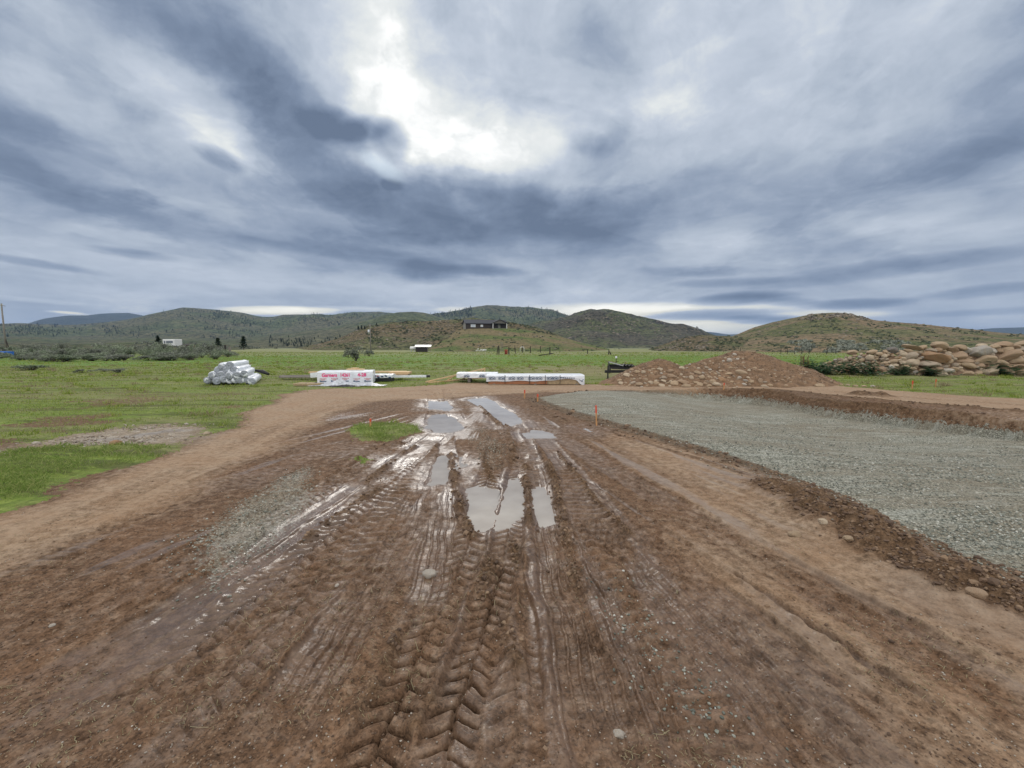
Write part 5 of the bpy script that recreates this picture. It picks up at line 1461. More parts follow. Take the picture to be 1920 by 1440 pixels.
# ------------------------------------------------------------------ corral and fence posts
def post(px, pt, pb, lab, group, w=.16, mat=None, lean=0.0, Y=None):
    if Y is None: Y = G(px, pb)[1]
    c = AT(px, pb, Y); h = (pb - pt) * Y / FOC; z = gz(c.x, Y)
    q = MB().tube([(0, 0, -.2), (0, 0, h * .5), (rr.uniform(-.03, .03), 0, h)], [w * .52, w * .5, w * .45], 7)
    o = q.build('fence_post', mat or M_DARKPOST); o.location = (c.x, Y, z); o.rotation_euler.y = lean; o.rotation_euler.z = rr.uniform(0, 3)
    return tag(o, lab, 'fence post', group)
GP1 = 'dark corral posts across the far meadow'
post(932, 648, 664, 'dark corral post leaning against another at the left end', GP1, .16, None, .18)
post(935.5, 647, 664, 'dark upright post at the left end of the corral', GP1, .20)
post(939.5, 640, 659, 'tallest grey post at the left end of the corral', GP1, .18, M_OLDWOOD); post(942.5, 641, 659, 'tall thin grey post beside the tallest corral post', GP1, .12, M_OLDWOOD)
post(954, 650, 664, 'dark post right beside the rusty red barrel', GP1, .22); post(965.5, 647, 660, 'dark corral post between barrel and white pipe arch', GP1, .16)
post(967, 650, 663, 'short dark post leaning behind the post between barrel and white arch', GP1, .12, None, .12)
post(975.5, 647, 657, 'dark post just left of the white pipe arch', GP1, .14); post(979.8, 647, 661, 'dark post standing in front of the white pipe arch', GP1, .2); post(982.8, 648, 657, 'dark post just right of the white pipe arch', GP1, .13)
for k, (px, pt, pb) in enumerate([(994.5, 649, 662), (1013, 649, 661), (1031, 651, 665), (1045, 646, 656), (1057, 650, 656), (1068, 649, 657), (1089.5, 649, 657), (1101.5, 655, 663), (1141, 655, 664), (1145, 658, 664)]):
    post(px, pt, pb, ('first', 'second', 'third and nearest', 'fourth, farther back', 'short fifth', 'thin sixth', 'seventh', 'eighth, short thick', 'ninth, leaning stub', 'tenth, low broken stub')[k] + ' dark corral post counting right from the white pipe arch', GP1, (.19, .19, .2, .26, .18, .12, .18, .18, .2, .25)[k], None, (.0, .02, 0, 0, 0, 0, 0, 0, .1, -.3)[k])
c = AT(979, 656, 100); z0 = 0.0
o = MB().tube([(-.45, 0, 0), (-.45, 0, 1.0), (-.3, 0, 1.3), (.3, 0, 1.3), (.45, 0, 1.0), (.45, 0, 0)], .06, 7).build('pipe_arch', M_TRIM, None, True); o.location = (c.x, 100, .02)
tag(o, 'white pipe arch among the corral posts', 'pipe arch')
o = MB().bar((-.5, 0, 1.3), (1.35, 0, 1.62), .12, .10).build('rail', M_DARKPOST); c = AT(948, 664, 84.5); o.location = (c.x - .3, 84.5, 0); tag(o, 'dark rail laid across the posts over the red barrel', 'rail')
o = MB().bar((-1.4, 0, .05), (.9, .2, .40), .14, .12).build('fallen_rail', M_DARKPOST); c = AT(1027, 668, 66); o.location = (c.x, 66, gz(c.x, 66)); tag(o, 'dark rail fallen in the grass below the nearest corral post', 'rail')
o = MB().bar((-.7, 0, .95), (.6, 0, .98), .1).build('rail', M_DARKPOST); c = AT(1098, 664, 82); o.location = (c.x, 82, 0); tag(o, 'dark rail reaching left from the short thick corral post', 'rail')
GP2 = 'thin fence posts along the foot of the right hill'
for k, px in enumerate([1388, 1464, 1476, 1490, 1503, 1517, 1550, 1567]):
    post(px, 653 if k else 652, 664, ('fence post standing alone above the dirt pile', 'first', 'second', 'third', 'fourth', 'fifth', 'sixth, tall', 'seventh')[k] + (' thin fence post right of the dirt pile crest' if k else ''), GP2, .10 if k != 6 else .14)
for k, px in enumerate([1628, 1648, 1664, 1702, 1735, 1776, 1836, 1890]):
    post(px, 641 - .02 * k, 656, ('first', 'second', 'third', 'fourth', 'fifth', 'sixth', 'seventh', 'last')[k] + ' thin fence post showing over the top of the rock wall', GP2, .10, None, 0, 52)

# ------------------------------------------------------------------ plants
def leaf_material(name, lo, mid, hi, trans=True):
    m, t, b = new_mat(name)
    g = t.n('ShaderNodeNewGeometry')
    oi = t.n('ShaderNodeObjectInfo')
    f = t.math('ADD', t.math('MULTIPLY', g.outputs['Random Per Island'], .72), t.math('MULTIPLY', oi.outputs['Random'], .28))
    t.l(t.ramp(f, [(0, lo), (.5, mid), (1, hi)]), b.inputs['Base Color'])
    b.inputs['Roughness'].default_value = .75; b.inputs['Specular IOR Level'].default_value = .2
    rp = b.inputs['Base Color'].links[0].from_socket
    tl = t.n('ShaderNodeBsdfTranslucent'); t.l(rp, tl.inputs[0]); mx = t.n('ShaderNodeMixShader'); mx.inputs[0].default_value = .38
    t.l(b.outputs[0], mx.inputs[1]); t.l(tl.outputs[0], mx.inputs[2]); o = [q for q in t.t.nodes if q.type == 'OUTPUT_MATERIAL'][0]; t.l(mx.outputs[0], o.inputs[0])
    return m
M_SAGE = leaf_material('sage_leaf', (.055, .070, .045), (.19, .225, .15), (.42, .46, .35))
M_SAGE2 = leaf_material('grey_sage_leaf', (.060, .066, .052), (.21, .225, .18), (.44, .455, .38))
M_DARKLEAF = leaf_material('dark_weed_leaf', (.026, .062, .026), (.052, .110, .048), (.11, .18, .085))
M_PINE = leaf_material('pine_needle', (.010, .020, .013), (.022, .037, .021), (.036, .055, .030))
M_GRASS = leaf_material('grass_blade', (.09, .14, .018), (.19, .26, .040), (.36, .37, .11))
M_TUFT = leaf_material('tuft_blade', (.10, .165, .03), (.19, .27, .06), (.38, .38, .15))
M_STRAW = leaf_material('straw', (.16, .13, .075), (.28, .23, .13), (.42, .37, .24))
M_TWIG = simple('twig', (.09, .07, .055), .9, .3)

def leaf_cloud(r, centre_fn, n, size, aspect=2.2):
    C = np.array([centre_fn() for _ in range(n)])
    d1 = r.normal(size=(n, 3)); d1[:, 2] = np.abs(d1[:, 2]) * .9 + .15; d1 /= np.linalg.norm(d1, axis=1)[:, None]
    d2 = np.cross(d1, r.normal(size=(n, 3))); d2 /= np.linalg.norm(d2, axis=1)[:, None] + 1e-9
    s = size * r.uniform(.6, 1.35, n)[:, None]
    V = np.stack([C - d2 * s / aspect / 2, C + d2 * s / aspect / 2, C + d1 * s + d2 * s * .12, C + d1 * s - d2 * s * .12], 1).reshape(-1, 3)
    F = np.arange(n * 4).reshape(n, 4)
    return V, F
def shrub_meshes(seed, mat, nl=900, size=.10, lobes=9):
    r = np.random.default_rng(seed)
    L = [(r.normal(0, .30), r.normal(0, .30), r.uniform(.25, .72), r.uniform(.18, .34)) for _ in range(lobes)]
    def c():
        x, y, z, q = L[r.integers(len(L))]
        v = r.normal(size=3); v /= np.linalg.norm(v); q *= r.uniform(.55, 1.05)
        return (x + v[0] * q, y + v[1] * q, max(.03, z + v[2] * q * .8))
    V, F = leaf_cloud(r, c, nl, size)
    crown = mesh_np('foliage', V, F, mat, link=False, smooth=False)
    m = MB()
    for x, y, z, q in L: m.tube([(0, 0, -.05), (x * .4, y * .4, z * .4), (x, y, z)], [.028, .02, .008], 5, False)
    return crown, m.build('stems', M_TWIG, link=False)
SHRUBS = [shrub_meshes(i, M_SAGE if i % 2 else M_SAGE2) for i in range(6)]
def shrub(x, y, z, w, h, lab, group, cat='shrub', name='sagebrush', k=None):
    t = thing(name, lab, cat, (x, y, z), rr.uniform(0, 6.28), group)
    t.scale = (w, w, h)
    c, s = SHRUBS[k if k is not None else rr.randrange(6)]
    inst('foliage', c, (0, 0, 0), parent=t); inst('stems', s, (0, 0, 0), parent=t)
    return t
g = G(668, 677); shrub(*g, gz(*g), 1.5, 1.55, 'round dark grey sagebrush alone in the meadow left of the power pole', None, k=0)
g = G(692, 668.5); shrub(*g, gz(*g), 1.35, 1.15, 'smaller grey sagebrush right behind the round dark one', None, k=2)
g = G(654, 671); shrub(*g, gz(*g), .9, .7, 'low brownish sagebrush at the left foot of the round dark one', None, k=4)
n = 0
SB = 'sagebrush band left of the meadow'
for k in range(150):
    px = rr.uniform(-60, 438)
    top = np.interp(px, [-60, 60, 180, 300, 360, 430], [644, 646, 643, 645, 645, 655]); bot = np.interp(px, [-60, 20, 120, 240, 330, 400, 438], [672, 674, 679, 676, 676, 674, 667])
    py = bot - (bot - top - 12) * (rr.random() ** 1.5) * .85
    x, y = G(px, py)
    if y > 130: continue
    tall = (1 + .75 * max(0, bot - py) / 20) * rr.uniform(.8, 1.35) * (1.25 if 280 < px < 420 else 1.0) * (.75 if py > bot - 4 else 1)
    where = 'in front of the white camper' if 290 < px < 345 else ('by the red shed' if 345 <= px < 385 else ('at the right end by the dark uprights' if px >= 385 else ('near the blue covered load' if px < 60 else ('at the left' if px < 190 else 'left of the camper'))))
    size = 'tall' if tall > 1.3 else ('low' if tall < .85 else 'middling')
    row = 'in the front row' if py > bot - 5 else ('farther back' if py < bot - 14 else 'in the middle')
    shrub(x, y, gz(x, y), rr.uniform(1.1, 1.9) * (y / 55) ** .35, tall * (y / 60) ** .3, f'{size} grey green sagebrush {row} {where}', SB)
for px, py, w_, h_, lab in ((60, 694, 1.3, .42, 'flat grey green sagebrush clump low in the meadow at left'), (222, 699, .7, .3, 'low tuft of sage in the meadow far left of the rolls'), (195, 697, .6, .24, 'small dull tuft in the left meadow'), (155, 699, .5, .25, 'little grey tuft in the left meadow')):
    g = G(px, py); shrub(*g, gz(*g), w_, h_, lab, None)
# leafy dark weeds at the foot of the rock wall
def weed_mesh(seed):
    r = np.random.default_rng(seed); V = []; F = []
    for s in range(46):
        a = r.uniform(0, 6.28); rad = abs(r.normal(0, .28)); h = r.uniform(.35, 1.0) * (1 - .5 * min(1, rad))
        bx, by = math.cos(a) * rad, math.sin(a) * rad
        for k in range(7):
            t = (k + 1) / 7; p = np.array([bx * (1 + .4 * t), by * (1 + .4 * t), h * t]); b2 = r.uniform(0, 6.28)
            d_ = np.array([math.cos(b2), math.sin(b2), r.uniform(.0, .7)]) * r.uniform(.14, .24); wv = np.array([-math.sin(b2), math.cos(b2), 0]) * .045
            n0 = len(V); V += [p, p + d_ * .5 + wv, p + d_ + (0, 0, -.04), p + d_ * .5 - wv]; F.append((n0, n0 + 1, n0 + 2, n0 + 3))
    return mesh_np('leaves', np.array(V), F, M_DARKLEAF, link=False, smooth=False)
WEEDS = [weed_mesh(i) for i in range(3)]
st = MB()
for k in range(9):
    a = rr.uniform(0, 6.28); st.tube([(.2 * math.cos(a), .2 * math.sin(a), 0), (.28 * math.cos(a), .28 * math.sin(a), 1.0 + rr.uniform(0, .35))], [.010, .022], 5)
WEED_ST = st.build('dry_stalk', simple('red_brown_stalk', (.13, .065, .04), .9), link=False)
for i, (px, py, w_, h_, lab, stalk) in enumerate([(1500, 700, 1.0, .85, 'leftmost dark leafy weed with red brown dry stalks by the dirt pile', 1), (1535, 701, 1.25, .75, 'dark leafy weed at the low left end of the rock wall', 0), (1588, 702, 1.1, .8, 'bright dark green leafy weed third from the left along the wall', 0), (1618, 704, 1.0, .75, 'leafy weed just left of the brown triangular rock', 0),
         (1663, 700, 1.15, 1.0, 'tallest leafy weed growing up the rock wall below the charcoal boulder', 0), (1680, 703, .8, .6, 'leafy weed at the right foot of the tallest one', 0), (1728, 704, 1.0, .45, 'low leafy weed under the egg shaped boulder', 0), (1855, 702, 1.2, .75, 'blue green leafy weed at the right part of the rock wall', 0), (1514, 697, .8, .7, 'small leafy weed behind the leftmost ones', 0)]):
    x, y = G(px, py); t = thing('leafy_weed', lab, 'weed', (x, y - .45, gz(x, y)), rr.uniform(0, 6), 'leafy weeds along the rock wall'); t.scale = (w_ * 1.9, w_ * 1.2, h_ * 1.15)
    inst('leaves', WEEDS[i % 3], (0, 0, 0), parent=t)
    if stalk: inst('dry_stalk', WEED_ST, (-.2, 0, 0), (0, 0, rr.uniform(0, 6)), (.45, .7, .85), parent=t)

# pines
def pine_meshes(seed):
    r = np.random.default_rng(seed)
    def c():
        t = r.random() ** .8; z = .14 + .86 * t; q = (1 - t) ** .8 * .24 * r.uniform(.45, 1.1) * (.75 + .35 * math.sin(z * 38)); a = r.uniform(0, 6.28)
        return (math.cos(a) * q, math.sin(a) * q, z - q * .25)
    V, F = leaf_cloud(r, c, 420, .085, 1.6)
    crown = mesh_np('crown', V, F, M_PINE, link=False, smooth=False)
    return crown, MB().tube([(0, 0, -.05), (0, 0, .95)], [.022, .006], 6).build('trunk', M_TWIG, link=False), (V, F)
PINES = [pine_meshes(50 + i) for i in range(4)]
def pine(x, y, z, h, lab, group, wide=1.0):
    t = thing('pine_tree', lab, 'tree', (x, y, z - .02 * h), rr.uniform(0, 6.28), group); t.scale = (h * wide, h * wide, h)
    c, tr_, _ = PINES[rr.randrange(4)]
    inst('crown', c, (0, 0, 0), parent=t); inst('trunk', tr_, (0, 0, 0), parent=t)
for px, pt, pb, Y, lab, wd in [(457, 631, 652, 98, 'dark pine standing alone at the right end of the sagebrush', 1.5), (297, 630, 648, 100, 'dark pine close at the left of the white camper', 1.4), (409, 634, 648, 92, 'small dark juniper behind the sagebrush left of the dark uprights', 1.8)]:
    c = AT(px, pb, Y); pine(c.x, Y, c.z - .3, (pb - pt) * Y / FOC + .3, lab, None, wd)
GR = 'scattered pines on the hillsides'
spots = [('rocky', 618, 625, 7), ('rocky', 628, 622, 6), ('rocky', 641, 618, 9), ('rocky', 666, 612, 8), ('rocky', 672, 613, 7), ('rocky', 678, 612, 7), ('rocky', 684, 612, 6), ('rocky', 706, 605, 5), ('rocky', 600, 630, 6), ('rocky', 590, 634, 7)]
for i, (k, px, py, hpx) in enumerate(spots):
    p = on_hill(k, px, py + 6)
    if p: pine(p.x, p.y, p.z, hpx * p.y / FOC * 1.1, 'dark pine on the left shoulder of the rocky hill beside the power pole', GR, 1.5)
n = 0; tries = 0
REG = [('rolling', 500, 640, 632, 650, 5.5, 'in the wooded draw left of the rocky hill', 30), ('ridge', 0, 480, 608, 640, 3.4, 'on the long slope behind the sagebrush', 90), ('ridge', 300, 760, 584, 612, 3.2, 'on the long far ridge', 40),
       ('ridge_behind_house', 820, 1060, 576, 600, 3.4, 'on the ridge behind the house', 40), ('dome', 1290, 1325, 612, 622, 3.2, 'on the right shoulder of the dome hill', 10)]
for key, xa, xb, ya, yb, hpx, where, cnt in REG:
    n = 0; tries = 0
    while n < cnt and tries < cnt * 12:
        tries += 1
        px, py = rr.uniform(xa, xb), rr.uniform(ya, yb)
        p = on_hill(key, px, py)
        if p is None: continue
        cl = vnoise(np.array([px / 28.0]), np.array([py / 9.0]), 12)[0]
        if cl < .42 and key != 'rolling': continue
        n += 1
        hh = hpx * rr.uniform(.6, 1.25); pine(p.x, p.y, p.z, hh * p.y / FOC, f'{"tall" if hh > hpx else "small"} dark pine {where}', GR, 1.25)
# woods that read as one mass on the far ridges
def woods(key, regions, dens, hpx, seed):
    r = random.Random(seed); VV = []; FF = []; o = 0
    V0, F0 = PINES[0][2]; V0 = V0[:4 * 130]; F0 = F0[:130]
    V1, F1 = PINES[1][2]; V1 = V1[:4 * 130]
    for (xa, xb, ya, yb, cnt) in regions:
        for _ in range(cnt):
            px, py = r.uniform(xa, xb), r.uniform(ya, yb)
            p = on_hill(key, px, py)
            if p is None: continue
            if vnoise(np.array([px / 30.0]), np.array([py / 7.0]), seed)[0] < dens: continue
            h = hpx * r.uniform(.6, 1.2) * p.y / FOC; a = r.uniform(0, 6.28); ca, sa = math.cos(a), math.sin(a)
            B = V0 if r.random() < .5 else V1
            W_ = np.stack([(B[:, 0] * ca - B[:, 1] * sa) * h * 1.6, (B[:, 0] * sa + B[:, 1] * ca) * h * 1.6, B[:, 2] * h * 1.15 - .08 * h], 1) + np.array(p)
            VV.append(W_); FF.append(F0 + o); o += len(W_)
    if VV:
        ob = mesh_np('pine_woods', np.vstack(VV), np.vstack(FF), M_PINE, smooth=False); ob['kind'] = 'stuff'
woods('ridge', [(400, 470, 584, 618, 260), (380, 640, 606, 640, 420), (190, 300, 612, 632, 160), (0, 130, 610, 630, 260), (560, 760, 588, 612, 260), (300, 420, 580, 600, 50)], .46, 3.0, 3)
woods('ridge_behind_house', [(800, 885, 580, 596, 260), (950, 1070, 577, 602, 240)], .36, 3.0, 4)
woods('rolling', [(505, 600, 638, 652, 130)], .42, 4.5, 5)

# hillside brush that nobody could count
def brush(name, key, xa, xb, ya, yb, cnt, size_px, mat, seed):
    r = np.random.default_rng(seed); C = []; S = []
    for _ in range(cnt):
        px, py = r.uniform(xa, xb), r.uniform(ya, yb)
        if vnoise(np.array([px / 26.0]), np.array([py / 6.0]), seed)[0] < .50: continue
        p = on_hill(key, px, py)
        if p is None: continue
        C.append(p[:]); S.append(size_px * r.uniform(.4, 1.3) * p.y / FOC)
    C = np.array(C); S = np.array(S); n = len(C); m = 12
    off = r.normal(size=(n, m, 3)); off /= np.linalg.norm(off, axis=2)[:, :, None]; off[:, :, 2] = np.abs(off[:, :, 2]) * .7
    P = (C[:, None, :] + off * S[:, None, None] * .55).reshape(-1, 3); s = np.repeat(S, m)[:, None] * .75
    d1 = r.normal(size=P.shape); d1 /= np.linalg.norm(d1, axis=1)[:, None]; d2 = np.cross(d1, r.normal(size=P.shape)); d2 /= np.linalg.norm(d2, axis=1)[:, None]
    V = np.stack([P - d1 * s * .5, P + d2 * s * .4, P + d1 * s * .5, P - d2 * s * .4], 1).reshape(-1, 3)
    o = mesh_np(name, V, np.arange(len(V)).reshape(-1, 4), mat, smooth=False); o['kind'] = 'stuff'
M_BRUSH = leaf_material('brush_leaf', (.05, .065, .04), (.10, .12, .075), (.18, .20, .14))
brush('hillside_brush', 'right_hill', 1400, 1990, 590, 662, 1500, 3.6, M_BRUSH, 71)
brush('hillside_brush', 'right_hill', 1480, 1720, 640, 662, 500, 6.5, M_SAGE2, 72)
brush('hillside_brush', 'rocky', 570, 1060, 598, 655, 2600, 3.0, M_BRUSH, 73)
brush('hillside_brush', 'house_knoll', 790, 1180, 618, 660, 520, 3.0, M_BRUSH, 74)
brush('hillside_brush', 'mound', 1200, 1480, 630, 662, 700, 3.4, M_BRUSH, 75)
brush('hillside_brush', 'left_foreland', 0, 520, 642, 655, 500, 4.5, M_SAGE2, 76)

def outcrops(key, xa, xb, ya, yb, cnt, spx, seed, dens=.45):
    r = np.random.default_rng(seed); VV = []; FF = []; V0, F0 = ICO1; o = 0
    for _ in range(cnt):
        px, py = r.uniform(xa, xb), r.uniform(ya, yb)
        if vnoise(np.array([px / 16.0]), np.array([py / 4.0]), seed)[0] < dens: continue
        p = on_hill(key, px, py)
        if p is None: continue
        s = spx * r.uniform(.35, 1.2) * p.y / FOC * .5
        W_ = V0 * (1 + r.uniform(-.3, .3, (len(V0), 1))) * np.array([1.5, 1.1, .75]) * s + np.array(p)
        VV.append(W_); FF.append(F0 + o); o += len(W_)
    q = mesh_np('rock_outcrops', np.vstack(VV), np.vstack(FF), M_OUTCROP, smooth=False); q['kind'] = 'stuff'
def outcrop_mat():
    m, t, b = new_mat('outcrop_rock'); g = t.n('ShaderNodeNewGeometry').outputs['Random Per Island']
    t.l(t.ramp(g, [(0, (.06, .052, .042)), (.5, (.13, .108, .082)), (1, (.25, .21, .165))]), b.inputs['Base Color']); b.inputs['Roughness'].default_value = .95
    return m
M_OUTCROP = outcrop_mat()
outcrops('right_hill', 1500, 1630, 588, 600, 260, 5.0, 81, .3)
outcrops('right_hill', 1420, 1860, 596, 636, 700, 3.6, 82, .55)
outcrops('rocky', 580, 1000, 602, 654, 1500, 3.2, 83, .5)
outcrops('house_knoll', 880, 1150, 626, 655, 300, 3.0, 84, .6)
outcrops('mound', 1230, 1330, 632, 660, 350, 4.0, 85, .4)
outcrops('dome', 1040, 1320, 588, 645, 1500, 3.0, 86, .52)

# ------------------------------------------------------------------ grass
def blades(name, x, y, h, w, mat, lean=.5, seed=0, zoff=0.0):
    r = np.random.default_rng(seed); n = len(x)
    z = sample('h', x, y) + zoff
    a = r.uniform(0, 6.283, n); b_ = r.uniform(0, 6.283, n); ln = h * lean * r.uniform(.2, 1.2, n)
    B = np.stack([x, y, z - .01], 1); dw = np.stack([np.cos(a), np.sin(a), np.zeros(n)], 1) * (w / 2)[:, None]
    dl = np.stack([np.cos(b_) * ln, np.sin(b_) * ln, h], 1)
    V = np.stack([B - dw, B + dw, B + dl * .6 + dw * .55 * 1 , B + dl], 1)
    V[:, 3, 2] -= ln * .2
    F = np.arange(n * 4).reshape(n, 4)
    o = mesh_np(name, V.reshape(-1, 3), F, mat, smooth=False); o['kind'] = 'stuff'
    return o
def scatter(n, r, box, dens):
    x = r.uniform(box[0], box[1], n); y = r.uniform(box[2], box[3], n)
    k = dens(x, y) > r.random(n)
    return x[k], y[k]
r = np.random.default_rng(5)
# tufts near the tracks
for i, P in enumerate((TUFT_LEFT, TUFT_ISLAND, TUFT_SMALL, TUFT_ROAD)):
    lo, hi = P.min(0) - .3, P.max(0) + .3
    area = (hi[0] - lo[0]) * (hi[1] - lo[1])
    x, y = scatter(int(area * (2600 if i else 3200)), r, (lo[0], hi[0], lo[1], hi[1]), lambda a, b_: sample('tuft', a, b_) * np.clip(-.2 + 1.5 * vnoise(a * 4, b_ * 4, 9), 0, 1))
    blades('grass', x, y, r.uniform(.03, .11, len(x)) * (.7 + .6 * vnoise(x * 3, y * 3, 4)) * (.8 if i < 2 else .5), r.uniform(.004, .010, len(x)), M_TUFT, .9, i)
# meadow, thinning and growing coarser with distance
for i, (ya, yb, hw, den, hh, ww) in enumerate([(6, 12, 17, 320, .05, .014), (12, 20, 28, 170, .05, .024), (20, 34, 44, 60, .055, .05), (34, 60, 75, 16, .065, .11), (60, 112, 135, 3.5, .09, .26)]):
    n = int(2 * hw * (yb - ya) * den)
    x, y = scatter(n, r, (-hw, hw, ya, yb), lambda a, b_: (1 - .8 * ((a > 0) & (b_ > 21) & (b_ < 35))) * sample('grass', a, b_) * np.clip(-.15 + 1.5 * vnoise(a * .8, b_ * 1.3, 9) * (.4 + .9 * vnoise(a * .22, b_ * .35, 19)), 0, 1))
    blades('grass', x, y, hh * r.uniform(.5, 1.5, len(x)), ww * r.uniform(.6, 1.3, len(x)), M_GRASS, .6, 20 + i)
    x, y = scatter(int(n * .28), r, (-hw, hw, ya, yb), lambda a, b_: sample('grass', a, b_) * np.clip(vnoise(a * .5, b_ * .9, 33) * 1.6 - .5, 0, 1))
    blades('dry_grass', x, y, hh * r.uniform(.5, 1.7, len(x)), ww * .7 * r.uniform(.6, 1.3, len(x)), M_STRAW, .8, 40 + i)
# rank tussocks and dead weeds standing above the turf
cx, cy = scatter(5200, r, (-34, 34, 6.5, 44), lambda a, b_: sample('grass', a, b_) * np.clip(vnoise(a * .35, b_ * .5, 61) * 2 - .6, 0, 1))
kk = 26; n = len(cx) * kk
x = np.repeat(cx, kk) + r.normal(0, .09, n); y = np.repeat(cy, kk) + r.normal(0, .09, n)
hh = np.repeat(r.uniform(.06, .17, len(cx)), kk) * r.uniform(.5, 1.1, n)
m1 = np.repeat(r.random(len(cx)) < .72, kk)
blades('grass', x[m1], y[m1], hh[m1], .006 + .0013 * y[m1], M_GRASS, .8, 61)
blades('dry_grass', x[~m1], y[~m1], hh[~m1] * 1.2, .004 + .0009 * y[~m1], M_STRAW, .7, 62)
# straw trodden into the mud
def litter(n, box, seed):
    r = np.random.default_rng(seed)
    y = box[2] * (box[3] / box[2]) ** r.random(n); x = (y + .7) * r.uniform(box[0], box[1], n)
    k = (vnoise(x * 1.4, y * 1.4, seed) > .42) & (sample('pad', x, y) < .3) & (sample('wet', x, y) < .6); x, y = x[k], y[k]; n = len(x)
    a = r.uniform(0, 6.28, n); L = r.uniform(.006, .028, n) * (1 + (r.random(n) > .95) * 2.2); w_ = r.uniform(.0008, .0018, n)
    px_, py_ = np.cos(a) * L, np.sin(a) * L; z0 = sample('h', x, y) + .004; z1 = sample('h', x + px_, y + py_) + .005; zm = sample('h', x + px_ * .5, y + py_ * .5) + .007 + .004 * r.random(n)
    q = np.stack([-np.sin(a) * w_, np.cos(a) * w_, np.zeros(n)], 1); bend = r.normal(0, .15, n) * L
    A = np.stack([x, y, z0], 1); Bm = np.stack([x + px_ * .5 - np.sin(a) * bend, y + py_ * .5 + np.cos(a) * bend, zm], 1); Cc = np.stack([x + px_, y + py_, z1], 1)
    V = np.stack([A - q, A + q, Bm + q, Bm - q, Cc + q, Cc - q], 1).reshape(-1, 3)
    i = np.arange(n)[:, None] * 6
    F = np.vstack([i + np.array([0, 1, 2, 3]), i + np.array([3, 2, 4, 5])])
    o = mesh_np('straw_litter', V, F, M_STRAW, smooth=False); o['kind'] = 'stuff'
litter(13000, (-1.3, 1.3, 1.4, 7.0), 12)

# ------------------------------------------------------------------ crushed stone lying loose
def chip_material():
    m, t, b = new_mat('stone_chip')
    g = t.n('ShaderNodeNewGeometry').outputs['Random Per Island']
    t.l(t.ramp(g, [(0, (.07, .075, .06)), (.35, (.145, .152, .125)), (.65, (.23, .235, .195)), (.9, (.35, .345, .30)), (1, (.54, .53, .48))]), b.inputs['Base Color'])
    b.inputs['Roughness'].default_value = .75
    return m
M_CHIP = chip_material()
def pale_chip():
    m, t, b = new_mat('pale_rubble'); g = t.n('ShaderNodeNewGeometry').outputs['Random Per Island']
    t.l(t.ramp(g, [(0, (.15, .115, .085)), (.5, (.25, .21, .17)), (1, (.42, .38, .33))]), b.inputs['Base Color']); b.inputs['Roughness'].default_value = .9
    return m
M_PALE = pale_chip()
def chips(name, x, y, s, seed, mat=None, sink=.25):
    r = np.random.default_rng(seed); n = len(x); V0, F0 = ICO1; m = len(V0)
    sc = s[:, None] * r.uniform(.55, 1.0, (n, 3)); sc[:, 2] *= .7
    jit = 1 + r.uniform(-.28, .28, (n, m, 1))
    a = r.uniform(0, 6.28, n)
    P = V0[None] * jit * sc[:, None, :]
    X_ = P[:, :, 0] * np.cos(a)[:, None] - P[:, :, 1] * np.sin(a)[:, None]; Y_ = P[:, :, 0] * np.sin(a)[:, None] + P[:, :, 1] * np.cos(a)[:, None]
    z = sample('h', x, y) + s * (.5 - sink)
    V = np.stack([X_ + x[:, None], Y_ + y[:, None], P[:, :, 2] + z[:, None]], 2).reshape(-1, 3)
    F = (F0[None] + (np.arange(n) * m)[:, None, None]).reshape(-1, 3)
    o = mesh_np(name, V, F, mat or M_CHIP, smooth=False); o['kind'] = 'stuff'
def rows_scatter(n, ya, yb, ua, ub, r):
    y = 1 / r.uniform(1 / yb, 1 / ya, n); x = (y + .7) * r.uniform(ua, ub, n); return x, y
x, y = rows_scatter(60000, 2.6, 12, .15, 1.5, r); k = (sample('pad', x, y) > .6) & (r.random(len(x)) < .75 * np.clip(vnoise(x * 1.3, y * 2.2, 7) * 1.7 - .15, .12, 1)); x, y = x[k], y[k]
chips('gravel', x, y, r.uniform(.005, .013, len(x)) * (1 + .05 * y), 1)
x, y = rows_scatter(60000, 1.5, 9, -1.2, 1.2, r); k = (sample('grav', x, y) * np.clip(vnoise(x * 5, y * 5, 8) * 1.5 - .1, 0, 1) > r.random(len(x))); x, y = x[k], y[k]
chips('gravel', x, y, r.uniform(.0035, .0095, len(x)) * (1 + .12 * y), 2)
x, y = rows_scatter(2600, 1.4, 6, -1.3, 1.3, r); k = (sample('pad', x, y) < .3) & (sample('wet', x, y) < .6); x, y = x[k], y[k]
chips('pebbles', x, y, r.uniform(.0025, .0065, len(x)), 3, M_PALE, .2)
lo, hi = RUBBLE.min(0), RUBBLE.max(0)
x, y = scatter(5200, r, (lo[0] - 1, hi[0], lo[1], hi[1]), lambda a, b_: sample('rubble', a, b_) ** 2 * np.clip(vnoise(a * 2, b_ * 2, 44) * 2 - .6, 0, 1))
chips('rubble', x, y, r.uniform(.008, .030, len(x)) * (1 + 1.2 * (r.random(len(x)) > .95)), 4, M_PALE)
def clod_mat():
    m, t, b = new_mat('earth_clod'); g = t.n('ShaderNodeNewGeometry').outputs['Random Per Island']
    t.l(t.ramp(g, [(0, (.07, .043, .028)), (.6, (.135, .083, .052)), (1, (.24, .16, .10))]), b.inputs['Base Color']); b.inputs['Roughness'].default_value = .95
    return m
M_CLOD = clod_mat()
x, y = rows_scatter(60000, 2.2, 20, -1.0, 1.5, r); k = (sample('bank', x, y) * .8 > r.random(len(x))); x, y = x[k], y[k]
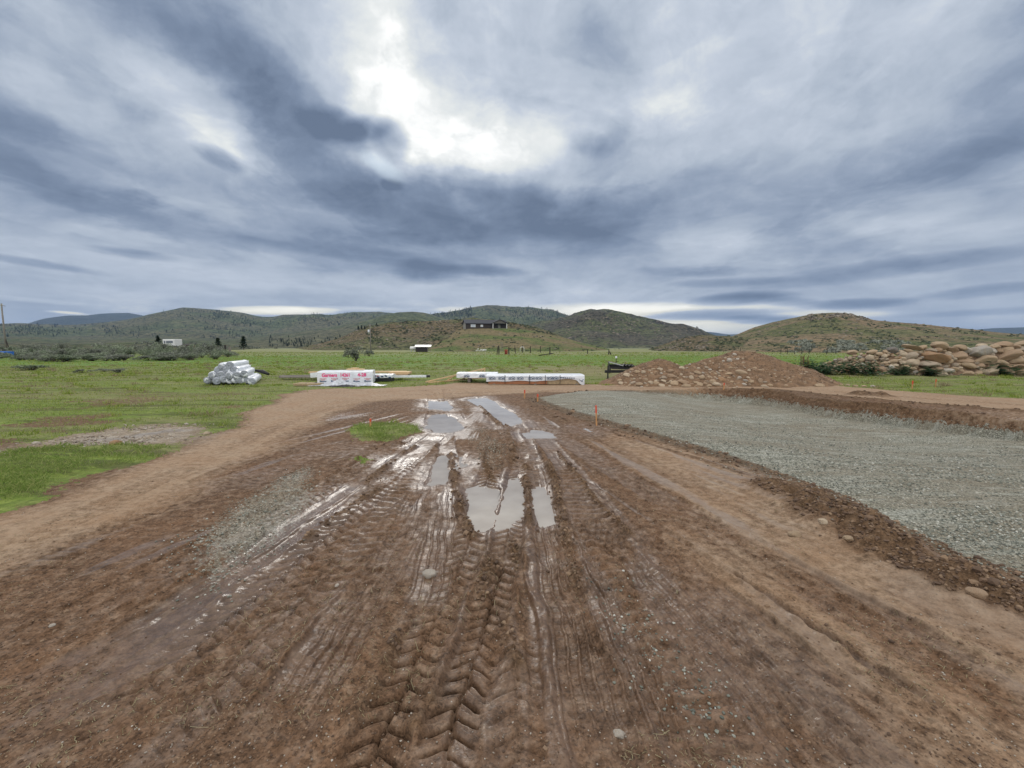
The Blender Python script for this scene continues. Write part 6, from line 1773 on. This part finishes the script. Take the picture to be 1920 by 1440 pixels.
chips('earth_clods', x, y, r.uniform(.006, .022, len(x)) * (.6 + .13 * y) * (1 + 1.0 * (r.random(len(x)) > .96)), 6, M_CLOD)

x, y = rows_scatter(26000, 1.4, 9, -1.25, 1.25, r); k = ((1 - sample('pad', x, y)) * (1 - sample('grass', x, y)) * (1 - .75 * sample('dry', x, y)) * (1 - sample('wet', x, y)) * np.clip(vnoise(x * 2.2, y * 2.2, 18) * 2.2 - .75, 0, 1) > r.random(len(x))); x, y = x[k], y[k]
chips('earth_clods', x, y, r.uniform(.0025, .008, len(x)) * (1 + 1.2 * (r.random(len(x)) > .97)), 7, M_CLOD, .3)
# crumbs and little stones on the heap
hxs = r.uniform(gx[0], gx[-1], 7000); hys = r.uniform(gy[0], 20.5, 7000); hzs = heap_z(hxs, hys); k = hzs > .12; hxs, hys, hzs = hxs[k], hys[k], hzs[k]
_smp = sample
sample = lambda nm, a, b_: heap_z(a, b_) if nm == 'h' else _smp(nm, a, b_)
def heap_chip():
    m, t, b = new_mat('heap_crumb'); g = t.n('ShaderNodeNewGeometry').outputs['Random Per Island']
    t.l(t.ramp(g, [(0, (.09, .055, .035)), (.6, (.19, .125, .08)), (.85, (.30, .21, .135)), (1, (.42, .34, .25))]), b.inputs['Base Color']); b.inputs['Roughness'].default_value = .95
    return m
s_ = r.uniform(.010, .032, len(hxs)) * (1 + 1.0 * (r.random(len(hxs)) > .95))
chips('earth_clods', hxs, hys, s_, 8, heap_chip())
sample = _smp

# ------------------------------------------------------------------ air
HAZE = 0.00010
if HAZE:
    m = bpy.data.materials.new('haze'); m.use_nodes = True; t = NT(m.node_tree)
    vol = t.n('ShaderNodeVolumePrincipled'); o = t.n('ShaderNodeOutputMaterial'); t.l(vol.outputs[0], o.inputs['Volume'])
    vol.inputs['Color'].default_value = (.42, .60, .92, 1); vol.inputs['Density'].default_value = HAZE; vol.inputs['Anisotropy'].default_value = .2
    zt = max(float(h[2].max()) for h in HILLS.values()) + 25
    b = MB().box((0, 2000, (zt - 2.2) / 2), (44000, 20000 * 2 - 100, zt + 2.2)); hz_o = b.build('haze', m); hz_o['kind'] = 'stuff'
